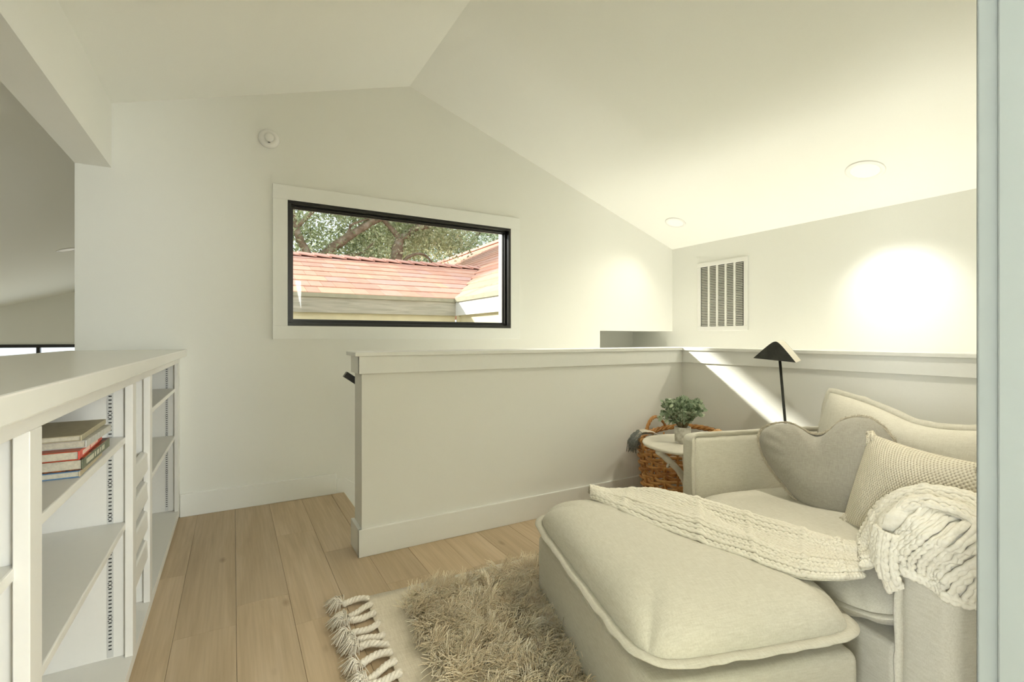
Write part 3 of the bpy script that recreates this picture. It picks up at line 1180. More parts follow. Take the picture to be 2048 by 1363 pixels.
# ------------------------------------------------------------------ armchair
ac = tag(empty('armchair', NP, CH), 'wide cream linen slipcovered armchair against the guard wall', 'armchair')
AW = 0.97
soft_box('base', M['linen'], ac, -0.035, 0.95, 0.0, AW, 0.02, 0.265, 0.02, 0.004, seed=1)
soft_box('back', M['linen'], ac, 0.80, 0.955, -0.10, AW + 0.11, 0.10, 0.655, 0.05, 0.006, seed=2)
for y0, y1, sd_ in ((-0.15, -0.003, 5), (AW + 0.003, AW + 0.118, 9)):
    am = soft_box('arm', M['linen'], ac, -0.03, 0.85 if y0 < 0 else 0.93, y0, y1, 0.012, 0.672, 0.032, 0.005, seed=sd_, puff=0.006)
    yi = y1 - 0.012 if y0 < 0 else y0 + 0.012
    so = 1 if y0 < 0 else -1
    pts, wd = [], []
    for i in range(46):
        pts.append((-0.026, yi, 0.02 + 0.63 * i / 45))
        wd.append((-0.75, 0.35 * so, 0))
    for i in range(1, 9):
        a = i / 8 * math.pi / 2
        pts.append((-0.026 + 0.028 * (1 - math.cos(a)), yi, 0.65 + 0.022 * math.sin(a)))
        wd.append((-0.75 * math.cos(a), 0.35 * so, 0.8 * math.sin(a)))
    for i in range(1, 40):
        pts.append((0.002 + 0.80 * i / 39, yi, 0.672))
        wd.append((0, 0.35 * so, 0.8))
    flange_line('flange', M['linen'], am, pts, wd, 0.020, 0.0045)
seat_f = cushion_fn(0.43, AW / 2 - 0.004, 0.105, 0.085, 5.0, 0.40, 0.05, 0.006, 3.0)
SEAT_C, SEAT_Z = (0.315, AW / 2), 0.338
cushion('seat_cushion', M['linen'], ac, seat_f, 44, Matrix.Translation((SEAT_C[0], SEAT_C[1], SEAT_Z)), (0.020, 0.006))


def sag(base, amt):
    def f(u, v, top):
        p = base(u, v, top)
        # one corner ear up, the middle of the upper edge slumps
        t = max(0, u)
        p.x -= amt * t * (1 - min(1, abs(v - 1.0) / 0.9) ** 1.0) * -1.0 if v > 0.1 else 0
        p.x -= 0.05 * t * t * math.exp(-((v + 0.1) / 0.5) ** 2)
        return p
    return f


bc = sag(cushion_fn(0.235, AW / 2 - 0.01, 0.11, 0.10, 3.2, 0.55, 0.02, 0.010, 8.0, 0), 0.045)
# local cushion x -> up, y -> along the chair, z -> towards the front
tl = R(14)
upv = Vector((math.sin(tl), 0, math.cos(tl)))
frv = Vector((-math.cos(tl), 0, math.sin(tl)))
mat_b = Matrix((upv, Vector((0, 1, 0)), frv)).transposed().to_4x4()
mat_b.translation = (0.675, AW / 2, 0.600)
cushion('back_cushion', M['linen'], ac, bc, 44, mat_b, (0.024, 0.005))

# ------------------------------------------------------------------ ottoman
ot = tag(empty('ottoman', NP, CH), 'large cream linen ottoman with a pillow top on the shag rug', 'ottoman')
OC, OZ = (-0.510, 0.455), 0.357
OHX, OHY = 0.328, 0.500
soft_box('base', M['linen'], ot, OC[0] - OHX + .012, OC[0] + OHX - .012, OC[1] - OHY + .012, OC[1] + OHY - .012, 0.018, 0.292, 0.025, 0.004, seed=21)
otto_f = cushion_fn(OHX, OHY, 0.112, 0.062, 5.0, 0.42, 0.02, 0.007, 13.0)
cushion('cushion', M['linen'], ot, otto_f, 48, Matrix.Translation((OC[0], OC[1], OZ)), (0.030, 0.0042))

# ------------------------------------------------------------------ heart pillow
HC = Vector((2.207, 1.147, 0.595))
hn, h1, h2 = Vector((-0.868, -0.283, 0.407)), Vector((0.31, -0.951, 0)), Vector((0.387, 0.126, 0.914))
hp_out = [(-0.009, 0.131), (0.027, 0.158), (0.062, 0.204), (0.106, 0.227), (0.158, 0.231), (0.202, 0.204), (0.236, 0.162), (0.253, 0.122), (0.251, 0.071), (0.237, 0.007), (0.218, -0.056), (0.188, -0.122), (0.157, -0.163), (0.117, -0.186), (0.049, -0.201), (-0.005, -0.198), (-0.062, -0.169), (-0.104, -0.135), (-0.137, -0.098), (-0.182, -0.051), (-0.224, 0.011), (-0.247, 0.067), (-0.247, 0.111), (-0.222, 0.144), (-0.171, 0.167), (-0.12, 0.169), (-0.078, 0.151), (-0.047, 0.134)]


def catmull(pts, per, closed=True):
    out, n = [], len(pts)
    rngk = range(n) if closed else range(n - 1)
    for i in rngk:
        if closed:
            p0, p1, p2, p3 = (Vector(pts[(i + k) % n]) for k in (-1, 0, 1, 2))
        else:
            p0, p1, p2, p3 = (Vector(pts[max(0, min(n - 1, i + k))]) for k in (-1, 0, 1, 2))
        for j in range(per):
            t = j / per
            out.append(0.5 * ((2 * p1) + (p2 - p0) * t + (2 * p0 - 5 * p1 + 4 * p2 - p3) * t * t + (3 * p1 - p0 - 3 * p2 + p3) * t ** 3))
    if not closed:
        out.append(Vector(pts[-1]))
    return out


ho = catmull([(x, y, 0) for x, y in hp_out], 4)
hp = tag(empty('heart_pillow', HC), 'grey beige heart shaped pillow with frayed edge', 'pillow')
hp.matrix_world = Matrix.Translation(HC) @ Matrix((h1, h2, hn)).transposed().to_4x4()
cen = Vector((0.015, 0.0, 0))
nR = 22


def heart_pt(i, r, side):
    e = ho[i % len(ho)]
    p = cen.lerp(e, r)
    z = 0.088 * (1 - r ** 3.0) ** 0.62
    ang = math.atan2(e.y - cen.y, e.x - cen.x)
    # gathers running down from the notch and soft creases elsewhere
    z -= 0.016 * r * r * math.exp(-((p.x + 0.02) / 0.035) ** 2) * (1 if p.y > 0.03 else 0)
    z += 0.0045 * noise.noise(Vector((p.x * 9, p.y * 9, 3 + side))) * (1 - r ** 4)
    z += 0.0055 * math.sin(ang * 26 + 4 * noise.noise(p * 6)) * max(0, r - 0.55) * (1 - r) * 8 * (1 if p.y > 0 else 0.5)
    return Vector((p.x, p.y, side * z))


hb_ = MB()
nH = len(ho)
for side in (1, -1):
    hb_.grid(lambda a, b: heart_pt(int(round(a * nH)), b, side), nH, nR, close_u=True, flip=(side < 0))
hb_.build('body', M['heart'], hp, smooth=True)
# frayed edging
fe = MB()
for k in range(3):
    pts = []
    for i in range(nH * 2):
        a, b = ho[(i // 2) % nH], ho[(i // 2 + 1) % nH]
        p = a.lerp(b, 0.5 * (i % 2))
        o_ = (p - cen).normalized()
        q = p + o_ * (0.004 + 0.003 * k + 0.004 * noise.noise(p * 90 + Vector((k, 0, 0)))) + Vector((0, 0, 0.005 * noise.noise(p * 70 + Vector((0, k * 4, 0)))))
        pts.append(q)
    fe.tube(pts, 0.0022, 5, closed=True)
for i in range(900):
    k = random.randrange(nH)
    p = ho[k].lerp(ho[(k + 1) % nH], random.random())
    o_ = (p - cen).normalized()
    q = p + o_ * random.uniform(0.008, 0.016) + Vector((random.uniform(-.004, .004), random.uniform(-.004, .004), random.uniform(-.006, .006)))
    fe.tube([p + o_ * 0.002, q], [0.0013, 0.0007], 3, cap=False)
fe.build('frayed_edge', M['heart_trim'], hp, smooth=True)

# ------------------------------------------------------------------ knit pillow
kp = tag(empty('knit_pillow', (0, 0, 0)), 'cream openwork knit pillow leaning behind the bunched throw', 'pillow')
lx = Matrix.Translation(NP) @ Matrix.Rotation(CH, 4, 'Z')
e_h = (lx.to_3x3() @ Vector((-0.10, -0.44, 0))).normalized()
e_u = (lx.to_3x3() @ Vector((0.10, -0.02, 0.32))).normalized()
e_n = e_h.cross(e_u).normalized()
e_u = e_n.cross(e_h)
kc = lx @ Vector((0.275, 0.205, 0.60))
kp.matrix_world = Matrix.Translation(kc) @ Matrix((e_h, e_u, e_n)).transposed().to_4x4()
kf0 = cushion_fn(0.245, 0.185, 0.075, 0.075, 2.4, 0.62, 0.0, 0.006, 31.0, 0)


def kf(u, v, top):
    p = kf0(u, v, top)
    # dog ears: corners stand out, sides pull in
    p.x *= 1 - 0.06 * (1 - v * v)
    p.y *= 1 - 0.07 * (1 - u * u)
    return p


cushion('body', M['knit'], kp, kf, 40)
for sx_, sy_ in ((-1, 1), (1, 1), (-1, -1), (1, -1)):
    mb = MB()
    c = Vector((sx_ * 0.236, sy_ * 0.176, 0))
    for k in range(7):
        a = k / 7 * 6.28
        mb.tube([c + Vector((-sx_ * .03, -sy_ * .03, 0)) + Vector((math.cos(a) * .012, math.sin(a) * .012, math.sin(a * 2) * .012)), c + Vector((math.cos(a), math.sin(a), 0.6 * math.sin(3 * a))) * 0.010 + Vector((sx_ * .006, sy_ * .006, 0))], [0.013, 0.008], 7)
    mb.build('corner_gather', M['knit'], kp, smooth=True)

# ------------------------------------------------------------------ chunky knit throw
th = tag(empty('chunky_throw', (1.5, 1.0, 0.48)), 'cream chunky knit throw draped over ottoman and armchair', 'throw blanket')
TO = Vector((1.5, 1.0, 0.48))
lxi = lx.inverted()


def surf_z(x, y):
    """resting height of ottoman, seat and gap at world x, y"""
    p = lxi @ Vector((x, y, 0))
    z = 0.40
    u, v = (p.x - OC[0]) / OHX, (p.y - OC[1]) / OHY
    if abs(u) < 1.06 and abs(v) < 1.14:
        u, v = max(-.95, min(.95, u)), max(-.95, min(.95, v))
        z = max(z, OZ + 0.112 * ((1 - abs(u) ** 5) * (1 - abs(v) ** 5)) ** 0.42)
    u, v = (p.x - SEAT_C[0]) / 0.43, (p.y - SEAT_C[1]) / (AW / 2)
    if abs(u) < 1 and abs(v) < 1:
        z = max(z, SEAT_Z + 0.105 * ((1 - abs(u) ** 5) * (1 - abs(v) ** 5)) ** 0.40)
    return z


def yarn_patch(mb, P, wales, ns, r, stitch, s_len, bands=(), holes=(), thick=True):
    """P(s,w): surface; ropes of plump stitches run along s"""
    for j in range(wales):
        w0 = (j + 0.5) / wales
        openw = j in holes
        for k in (-1, 1):
            pts, rad = [], []
            for i in range(ns + 1):
                s_ = i / ns
                w_ = w0 + k * 0.185 / wales
                p = P(s_, min(1, max(0, w_)))
                e = 0.004
                ps = P(min(1, s_ + e), w0) - P(max(0, s_ - e), w0)
                pw = P(s_, min(1, w0 + 0.02)) - P(s_, max(0, w0 - 0.02))
                nn = ps.cross(pw)
                if nn.length > 1e-9:
                    nn.normalize()
                if nn.z < -0.2:
                    nn = -nn
                ph = s_ * s_len / stitch * 2 * math.pi + j * 1.3 + noise.noise(Vector((s_ * 9, j * 3.3, 0))) * 1.4
                lift = r * (0.55 + 0.16 * math.sin(ph + k * 1.2))
                if openw:
                    lift -= r * 0.9
                for b in bands:
                    lift += r * 0.9 * math.exp(-((s_ - b) * s_len / 0.012) ** 2)
                side = pw.normalized() * r * 0.22 * math.cos(ph) * k
                pts.append(p + nn * lift + side)
                rad.append(r * (0.92 + 0.09 * math.sin(ph + k * 1.2)) * (0.75 if openw else 1))
            mb.tube(pts, rad, 6)
    if thick:
        mb.grid(lambda a, b: P(a, b) - Vector((0, 0, r * 0.5)), 60, 14)


Us = catmull([(1.43, 1.765, 0), (1.67, 1.655, 0), (1.745, 1.41, 0), (1.768, 1.225, 0), (1.79, 1.02, 0), (1.80, 0.90, 0), (1.83, 0.83, 0)], 12, False)
Ls = catmull([(1.34, 1.63, 0), (1.318, 1.375, 0), (1.345, 1.07, 0), (1.378, 0.925, 0), (1.43, 0.81, 0), (1.52, 0.745, 0), (1.60, 0.71, 0)], 12, False)


def pick(L, t):
    x = t * (len(L) - 1)
    i = min(int(x), len(L) - 2)
    return L[i].lerp(L[i + 1], x - i)


def throw_A(s_, w_):
    # narrow pinched start at the far corner, fuller towards the seat
    lo, up = pick(Ls, s_), pick(Us, s_)
    p = lo.lerp(up, w_)
    z = 0
    for dx, dy in ((0, 0), (.02, 0), (-.02, 0), (0, .02), (0, -.02)):
        z += surf_z(p.x + dx, p.y + dy)
    z = max(z / 5, 0.448 if s_ > 0.25 else 0.43) + 0.010
    # lengthwise soft folds
    z += 0.020 * math.exp(-((w_ - 0.62 - 0.15 * math.sin(3 * s_)) / 0.12) ** 2) * (0.5 + s_ * (1 - s_) * 2)
    z += 0.016 * math.exp(-((w_ - 0.22) / 0.08) ** 2) * math.sin(math.pi * s_)
    z += 0.006 * noise.noise(Vector((p.x * 9, p.y * 9, 2)))
    z += 0.03 * math.exp(-(s_ / 0.07) ** 2) * math.sin(math.pi * w_)
    edge = min(w_, 1 - w_)
    z -= 0.012 * math.exp(-(edge / 0.05) ** 2)
    return Vector((p.x, p.y, z)) - TO


ta = MB()
yarn_patch(ta, throw_A, 18, 190, 0.0070, 0.024, 1.15, bands=(0.14, 0.33, 0.52, 0.70, 0.87), holes=(4, 14))
ta.build('knitting_over_seat', M['yarn'], th, smooth=True)


def lpt(x, y, z):
    return lx @ Vector((x, y, z)) - TO


# continuation rising from the seat over the near arm
sec = [  # (lower edge, upper edge) in chair coordinates
    ((-0.095, 0.050, 0.468), (0.09, 0.215, 0.470)),
    ((-0.075, 0.026, 0.488), (0.10, 0.216, 0.496)),
    ((-0.066, 0.022, 0.548), (0.12, 0.197, 0.552)),
    ((-0.048, -0.006, 0.625), (0.13, 0.165, 0.615)),
    ((-0.026, -0.072, 0.678), (0.16, 0.100, 0.668)),
    ((-0.010, -0.155, 0.684), (0.20, -0.030, 0.690)),
    ((0.0, -0.200, 0.640), (0.24, -0.160, 0.680)),
]
loB = catmull([q[0] for q in sec], 8, False)
upB = catmull([q[1] for q in sec], 8, False)


def throw_B(s_, w_):
    p = pick(loB, s_).lerp(pick(upB, s_), w_)
    p = p + Vector((0, 0, 0.018 * math.sin(math.pi * w_) + 0.010 * math.sin(w_ * 13) + 0.006 * noise.noise(p * 12)))
    return lpt(p.x, p.y, p.z)


tb = MB()
yarn_patch(tb, throw_B, 12, 100, 0.0076, 0.026, 0.62, bands=(0.35, 0.7), holes=(3, 10))
tb.build('knitting_over_arm', M['yarn'], th, smooth=True)


# bunched fold hanging over the front of the near arm
def throw_C(s_, w_):
    # s runs around the arm front from inner side to outer side, w from top crest to hem
    y = lerp(0.012, -0.215, s_)
    hem = lerp(0.548, 0.498, s_)
    crest = 0.690 + 0.012 * math.sin(s_ * 7)
    out = -0.052 - 0.018 * math.sin(w_ * math.pi) - 0.012 * math.sin(s_ * 11 + w_ * 5)
    if s_ > 0.72:
        out += (s_ - 0.72) / 0.28 * 0.10
    x = lerp(0.035, out, min(1, w_ * 4.0) ** 0.6)
    z = lerp(crest, hem, max(0, w_ - 0.10) / 0.90) - 0.02 * min(1, w_ * 5)
    return lpt(x + 0.004 * noise.noise(Vector((s_ * 8, w_ * 8, 1))), y - 0.01 * math.sin(w_ * 6), z)


tc_ = MB()
fold_P = lambda t_, q: throw_C(min(1.25, q * 0.95 + (1 - t_) * 0.34), t_)
yarn_patch(tc_, fold_P, 12, 40, 0.0080, 0.026, 0.22, holes=(4,), thick=False)
tc_.grid(lambda a, b: throw_C(a * 1.2, b) + lpt(0.012, 0, 0) - lpt(0, 0, 0), 34, 20)
for k in (0, 1):
    hem_p = [throw_C(i / 60 * 1.0, 1.0) + Vector((0, 0, -0.004 + 0.008 * math.sin(i * 0.9 + k * 3.14))) + (lpt(-0.006, 0, 0) - lpt(0, 0, 0)) for i in range(61)]
    tc_.tube(hem_p, 0.0085, 7)
tc_.build('hanging_fold', M['yarn'], th, smooth=True)


# small tail tucked between seat and arm
def throw_D(s_, w_):
    y = lerp(0.040, -0.042, w_)
    z = lerp(0.600, 0.432 + 0.07 * abs(w_ - 0.55), s_)
    x = -0.066 - 0.018 * math.sin(s_ * 3.0) + 0.012 * math.cos(w_ * 5)
    return lpt(x, y - 0.01 * s_, z)


td = MB()
yarn_patch(td, throw_D, 5, 34, 0.0080, 0.026, 0.20)
td.build('hanging_tail', M['yarn'], th, smooth=True)

# ------------------------------------------------------------------ shag rug
RG = empty('shag_rug', (0.5, 2.164, 0.0), R(-2.2))
tag(RG, 'cream shag rug with flatwoven border and knotted tassels', 'rug')
RW, RL = 1.75, 1.84
fl = MB()
ny, nx = 40, 30


def rug_base(a, b):
    x, y = a * RW, -b * RL
    return Vector((x + 0.006 * noise.noise(Vector((y * 6, 0, 1))) * (1 - a), y + 0.006 * noise.noise(Vector((x * 7, 2, 0))), 0.0095 + 0.0025 * noise.noise(Vector((x * 9, y * 9, 0)))))


fl.grid(rug_base, nx, ny, flip=True)
fl.grid(lambda a, b: Vector((rug_base(a, b).x, rug_base(a, b).y, 0.0012)), nx, ny)
for k in range(nx):
    i0, i1 = k * (ny + 1), (k + 1) * (ny + 1)
    o2 = (nx + 1) * (ny + 1)
    fl.f.append((i0, i1, o2 + i1, o2 + i0))
for b in range(ny):
    o2 = (nx + 1) * (ny + 1)
    fl.f.append((b, b + 1, o2 + b + 1, o2 + b))
fl.build('flatweave_base', M['rug_flat'], RG, smooth=True)

pb = MB()
pb.grid(lambda a, b: Vector((lerp(0.13, 1.06, a), -lerp(0.12, RL - 0.03, b), 0.008 + 0.018 * min(1, 9 * min(a, 1 - a, b, 1 - b)) + 0.006 * noise.noise(Vector((a * 30, b * 50, 0))))), 50, 80, flip=True)
pb.build('pile_mat', plain('shag_root_wool', (0.90, 0.80, 0.62), 0.95, noise_scale=90, vary=0.08, bump=0.3, spec=0.1), RG, smooth=True)
# pile: wavy wool strands in clumped locks
nt = 2900
cx_ = rng.uniform(0.135, 1.05, nt)
cy_ = -rng.uniform(0.125, RL - 0.05, nt)
keep = (cx_ < 0.75) | (cy_ > -1.25)
cx_, cy_ = cx_[keep], cy_[keep]
nt = len(cx_)
per = 18
az = rng.uniform(0, 2 * np.pi, nt) * 0.75 + np.pi * 0.9
lean = rng.uniform(0.40, 1.05, nt)
ln = rng.uniform(0.055, 0.10, nt)
S = nt * per
ti = np.repeat(np.arange(nt), per)
bx = cx_[ti] + rng.normal(0, 0.010, S)
by = cy_[ti] + rng.normal(0, 0.010, S)
bx = np.clip(bx, 0.105, None)
a_ = az[ti] + rng.normal(0, 0.22, S)
le = np.clip(lean[ti] + rng.normal(0, 0.22, S), 0.1, 1.45)
l_ = ln[ti] * rng.uniform(0.7, 1.15, S)
K = 5
tt = np.linspace(0, 1, K)
ph = rng.uniform(0, 6.28, nt)[ti] + rng.normal(0, 0.7, S)
V = np.zeros((S, K, 3, 3), np.float32)
wv = rng.uniform(0.003, 0.008, S)
for k, t_ in enumerate(tt):
    bend = le * (0.55 + 0.75 * t_)
    hor = l_ * t_ * np.sin(np.clip(bend, 0, 1.45))
    ver = l_ * t_ * np.cos(np.clip(bend, 0, 1.45))
    wx = wv * np.sin(ph + t_ * 7)
    x = bx + hor * np.cos(a_) - wx * np.sin(a_)
    y = by + hor * np.sin(a_) + wx * np.cos(a_)
    z = 0.022 + ver + 0.004 * np.sin(ph * 1.7 + t_ * 5) * t_
    z = np.maximum(z, 0.027)
    rr = 0.0026 * (1.0 - 0.55 * t_)
    for q in range(3):
        an = 2 * np.pi * q / 3 + ph
        V[:, k, q, 0] = x + rr * np.cos(an) * -np.sin(a_)
        V[:, k, q, 1] = y + rr * np.cos(an) * np.cos(a_)
        V[:, k, q, 2] = z + rr * np.sin(an)
base_i = (np.arange(S) * K * 3)[:, None]
fa = []
for k in range(K - 1):
    for q in range(3):
        q2 = (q + 1) % 3
        fa.append(np.stack([base_i[:, 0] + k * 3 + q, base_i[:, 0] + k * 3 + q2, base_i[:, 0] + (k + 1) * 3 + q2, base_i[:, 0] + (k + 1) * 3 + q], 1))
F_ = np.concatenate(fa, 0)
tone = np.clip(0.45 + 0.25 * rng.normal(size=nt)[ti] * 0.7 + rng.normal(0, 0.12, S), 0, 1)
pile = np_mesh('wool_pile', V.reshape(-1, 3), F_, M['shag'], RG, np.repeat(tone, K * 3), True)
tag(pile, kind='stuff')

# knotted tassels along the short edge
for i in range(14):
    y = -0.035 - i * 0.068 + random.uniform(-.008, .008)
    tz = 0.012
    L = random.uniform(0.085, 0.12)
    ang = math.pi + random.uniform(-0.25, 0.3)
    dx, dy = math.cos(ang), math.sin(ang)
    te = MB()
    rope = MB()
    pts = [Vector((0.012 + dx * L * t * 1.0 - 0.0, y + dy * L * t + 0.012 * math.sin(t * 3 + i), tz + 0.003 * math.sin(t * 5 + i))) for t in [k / 16 for k in range(17)]]
    for k in range(3):
        rp_ = []
        for j, p in enumerate(pts):
            a = j * 0.85 + k * 2.094
            rp_.append(p + Vector((0, math.cos(a) * 0.0075, 0.006 + 0.006 * math.sin(a))))
        rope.tube(rp_, 0.0078, 6)
    ro = rope.build('tassel', M['rope'], RG, smooth=True)
    e = pts[-1]
    kn = MB()
    kn.lathe([(0.002, -0.012), (0.011, -0.009), (0.0145, 0), (0.011, 0.009), (0.002, 0.012)], center=e + Vector((0, 0, 0.004)), seg=12, axis=(dx, dy, 0.1))
    kn.build('knot', M['rope'], ro, smooth=True)
    fr_ = MB()
    for q in range(60):
        sp_ = random.gauss(0, 0.55)
        el = random.uniform(0.0, 0.55)
        LL = random.uniform(0.045, 0.085)
        a2 = ang + sp_
        p0 = e + Vector((dx * .004, dy * .004, 0.004))
        p1 = p0 + Vector((math.cos(a2) * LL * .5, math.sin(a2) * LL * .5, el * 0.04 + 0.008))
        p2 = p0 + Vector((math.cos(a2 + .2) * LL, math.sin(a2 + .2) * LL, max(-0.012, el * 0.035 - 0.012)))
        fr_.tube([p0, p1, p2], [0.0021, 0.0019, 0.0012], 4)
    fr_.build('fringe', M['rope'], ro, smooth=True)

# ------------------------------------------------------------------ side table
TT = 0.55
tb_ = tag(empty('side_table', (2.262, 1.885, 0)), 'round whitewashed side table on branch legs beside the armchair', 'side table')
MB().lathe([(0.001, TT - 0.026), (0.235, TT - 0.026), (0.255, TT - 0.018), (0.262, TT - 0.009), (0.258, TT - 0.002), (0.250, TT), (0.001, TT)], seg=64, cap=False).build('table_top', M['table'], tb_, smooth=True)


def branch(mb, pts, r0, r1, seed=0):
    c = catmull(pts, 8, False)
    n = len(c)
    mb.tube(c, [lerp(r0, r1, i / (n - 1)) * (1 + 0.16 * noise.noise(Vector((i * 0.33, seed, 0)))) for i in range(n)], 9)


for k, a in enumerate((R(172), R(292), R(52))):
    c_, s_ = math.cos(a), math.sin(a)
    lg = MB()
    branch(lg, [(c_ * .225, s_ * .225, TT - .028), (c_ * .15, s_ * .15 - .005, TT - .09), (c_ * .06, s_ * .06 + .004, TT - .17), (c_ * .012, s_ * .012, TT - .27), (c_ * .010, s_ * .010, 0.17), (c_ * .05, s_ * .05, 0.08), (c_ * .12, s_ * .12, 0.006)], 0.017, 0.022, k * 5.0)
    branch(lg, [(c_ * .15, s_ * .15 - .005, TT - .09), (c_ * .163 - s_ * .012, s_ * .163 + c_ * .012, TT - .112), (c_ * .172 - s_ * .016, s_ * .172 + c_ * .016, TT - .118)], 0.010, 0.006, k * 7.0)
    lg.build('branch_leg', M['table'], tb_, smooth=True)

# ------------------------------------------------------------------ potted plant
PP = Vector((2.222, 1.90, TT + .0005))
pl = tag(empty('potted_plant', PP), 'small leafy green plant in a chalky white pot on the side table', 'potted plant')
MB().lathe([(0.001, 0), (0.040, 0), (0.0425, 0.004), (0.0425, 0.008), (0.0410, 0.0095), (0.0425, 0.011), (0.0455, 0.090), (0.0445, 0.093), (0.041, 0.092), (0.039, 0.080), (0.001, 0.078)], seg=40, cap=False).build('pot', M['pot'], pl, smooth=True)
stm = MB()
leafP = []
for k in range(95):
    a = random.uniform(0, 6.283)
    r = 0.105 * math.sqrt(random.random())
    hgt = 0.255 - 0.30 * (r * r) / 0.105 - random.uniform(0, 0.06)
    tip = Vector((math.cos(a) * r * 1.05, math.sin(a) * r * 1.05, max(0.105, hgt)))
    if k < 3:
        tip = Vector((-0.115 + 0.02 * k, 0.06 - .02 * k, 0.150 - 0.012 * k))
    b0 = Vector((math.cos(a) * 0.015, math.sin(a) * 0.015, 0.075))
    mid = b0.lerp(tip, 0.55) + Vector((0, 0, 0.03))
    c = catmull([b0, mid, tip], 6, False)
    stm.tube(c, [0.0016] * len(c), 4)
    for i in range(3, len(c)):
        for _ in range(2):
            leafP.append((c[i], c[i] - c[i - 1]))
stm.build('stems', M['stem'], pl, smooth=True)
lv, lf_, tn = [], [], []
for p, d_ in leafP:
    d_ = (d_.normalized() + Vector((random.gauss(0, .8), random.gauss(0, .8), random.gauss(0, .5)))).normalized()
    side = d_.orthogonal().normalized()
    side.rotate(Matrix.Rotation(random.uniform(0, 6.28), 3, d_))
    nn = d_.cross(side)
    L = random.uniform(0.018, 0.032)
    wd_ = L * random.uniform(0.32, 0.46)
    t_ = min(1, max(0, random.gauss(0.5, 0.24)))
    i0 = len(lv)
    cup = nn * L * 0.10
    lv += [p, p + d_ * L * .35 + side * wd_ + cup, p + d_ * L * .75 + side * wd_ * .8 + cup, p + d_ * L, p + d_ * L * .75 - side * wd_ * .8 + cup, p + d_ * L * .35 - side * wd_ + cup, p + d_ * L * .5]
    for q in range(6):
        lf_.append((i0 + q, i0 + (q + 1) % 6, i0 + 6))
    tn += [t_] * 7
lo_ = np_mesh('foliage', np.array([tuple(v) for v in lv]), np.array(lf_), M['plant_leaf'], pl, np.array(tn))
tag(lo_, kind='stuff')

# ------------------------------------------------------------------ wicker basket
BC = Vector((2.63, 2.235, 0))
bs = tag(empty('wicker_basket', BC), 'honey brown wicker basket in the guard wall corner', 'basket')
NSK = 20
BH = 0.47


def brad(z):
    return 0.235 + 0.055 * (z / BH) ** 0.8


def rim_lift(a):
    return 0.022 * math.cos(2 * (a - 0.6))


for k in range(NSK):
    a = 2 * math.pi * k / NSK
    pts = [(math.cos(a) * brad(z) * 1.08, math.sin(a) * brad(z) * 0.97, z) for z in [0.01 + (BH - 0.02) * q / 8 for q in range(9)]]
    MB().tube(pts, 0.0065, 6).build('stake', M['wicker'], bs, smooth=True)
rows = 17
for j in range(rows):
    wb = MB()
    for sub_ in (0,):
        zz = 0.02 + (BH - 0.05) * (j + 0.5 * sub_) / rows
        pts = []
        n = NSK * 6
        for i in range(n):
            a = 2 * math.pi * i / n
            off = 0.0135 * math.cos(a * NSK / 2 + math.pi * (j % 2)) + 0.0015 * noise.noise(Vector((i * .2, j * 3, sub_)))
            r_ = brad(zz) + off
            z2 = zz + 0.004 * noise.noise(Vector((math.cos(a) * 3, math.sin(a) * 3, j + sub_ * 9))) + (zz / BH) ** 3 * rim_lift(a)
            pts.append((math.cos(a) * r_ * 1.08, math.sin(a) * r_ * 0.97, z2))
        wb.tube(pts, 0.0088, 7, closed=True)
    wb.build('weaver', M['wicker'], bs, smooth=True)
MB().lathe([(0.001, 0.004), (0.225, 0.004), (0.225, 0.014), (0.001, 0.014)], seg=40, cap=False).build('base', M['wicker'], bs, smooth=True)
rm = MB()
for k in range(3):
    pts = []
    for i in range(150):
        a = 2 * math.pi * i / 150
        tw = a * 16 + k * 2.094
        r_ = brad(BH) + 0.004 + 0.010 * math.cos(tw)
        pts.append((math.cos(a) * r_ * 1.08, math.sin(a) * r_ * 0.97, BH + 0.012 + rim_lift(a) + 0.010 * math.sin(tw)))
    rm.tube(pts, 0.0095, 6, closed=True)
rm.build('rim', M['wicker'], bs, smooth=True)
for ca in (1.50, 4.64):
    hd = MB()
    for k in range(3):
        pts = []
        for i in range(30):
            t_ = i / 29
            a = ca + (t_ - 0.5) * 0.62
            r_ = brad(BH) + 0.004
            tw = t_ * 22 + k * 2.094
            pts.append((math.cos(a) * r_ * 1.08 + 0.006 * math.cos(tw), math.sin(a) * r_ * 0.97 + 0.006 * math.sin(tw), BH + 0.005 + rim_lift(a) + 0.105 * math.sin(math.pi * t_) ** 0.7 + 0.005 * math.sin(tw)))
        hd.tube(pts, 0.0065, 6)
    hd.build('handle', M['wicker'], bs, smooth=True)

# blanket stuffed in the basket with a grey fringe over the rim
bl = tag(empty('fringed_blanket', (2.40, 2.31, 0.46)), 'folded cream blanket with grey fringe hanging over the basket rim', 'blanket')
fb_ = MB()


def blanket(a, b):
    # a: from inside the basket over the rim to outside; b: across
    ang = 2.62 + (b - 0.5) * 0.36
    rr = lerp(0.09, 0.335, a)
    z = 0.43 + 0.085 * math.sin(min(1, a / 0.85) * math.pi * 0.62) + 0.006 * noise.noise(Vector((a * 5, b * 6, 0)))
    if a > 0.85:
        z -= (a - 0.85) / 0.15 * 0.035
    return Vector((2.63 + math.cos(ang) * rr * 1.08 - 2.40, 2.235 + math.sin(ang) * rr * 0.97 - 2.31, z + 0.012 - 0.46))


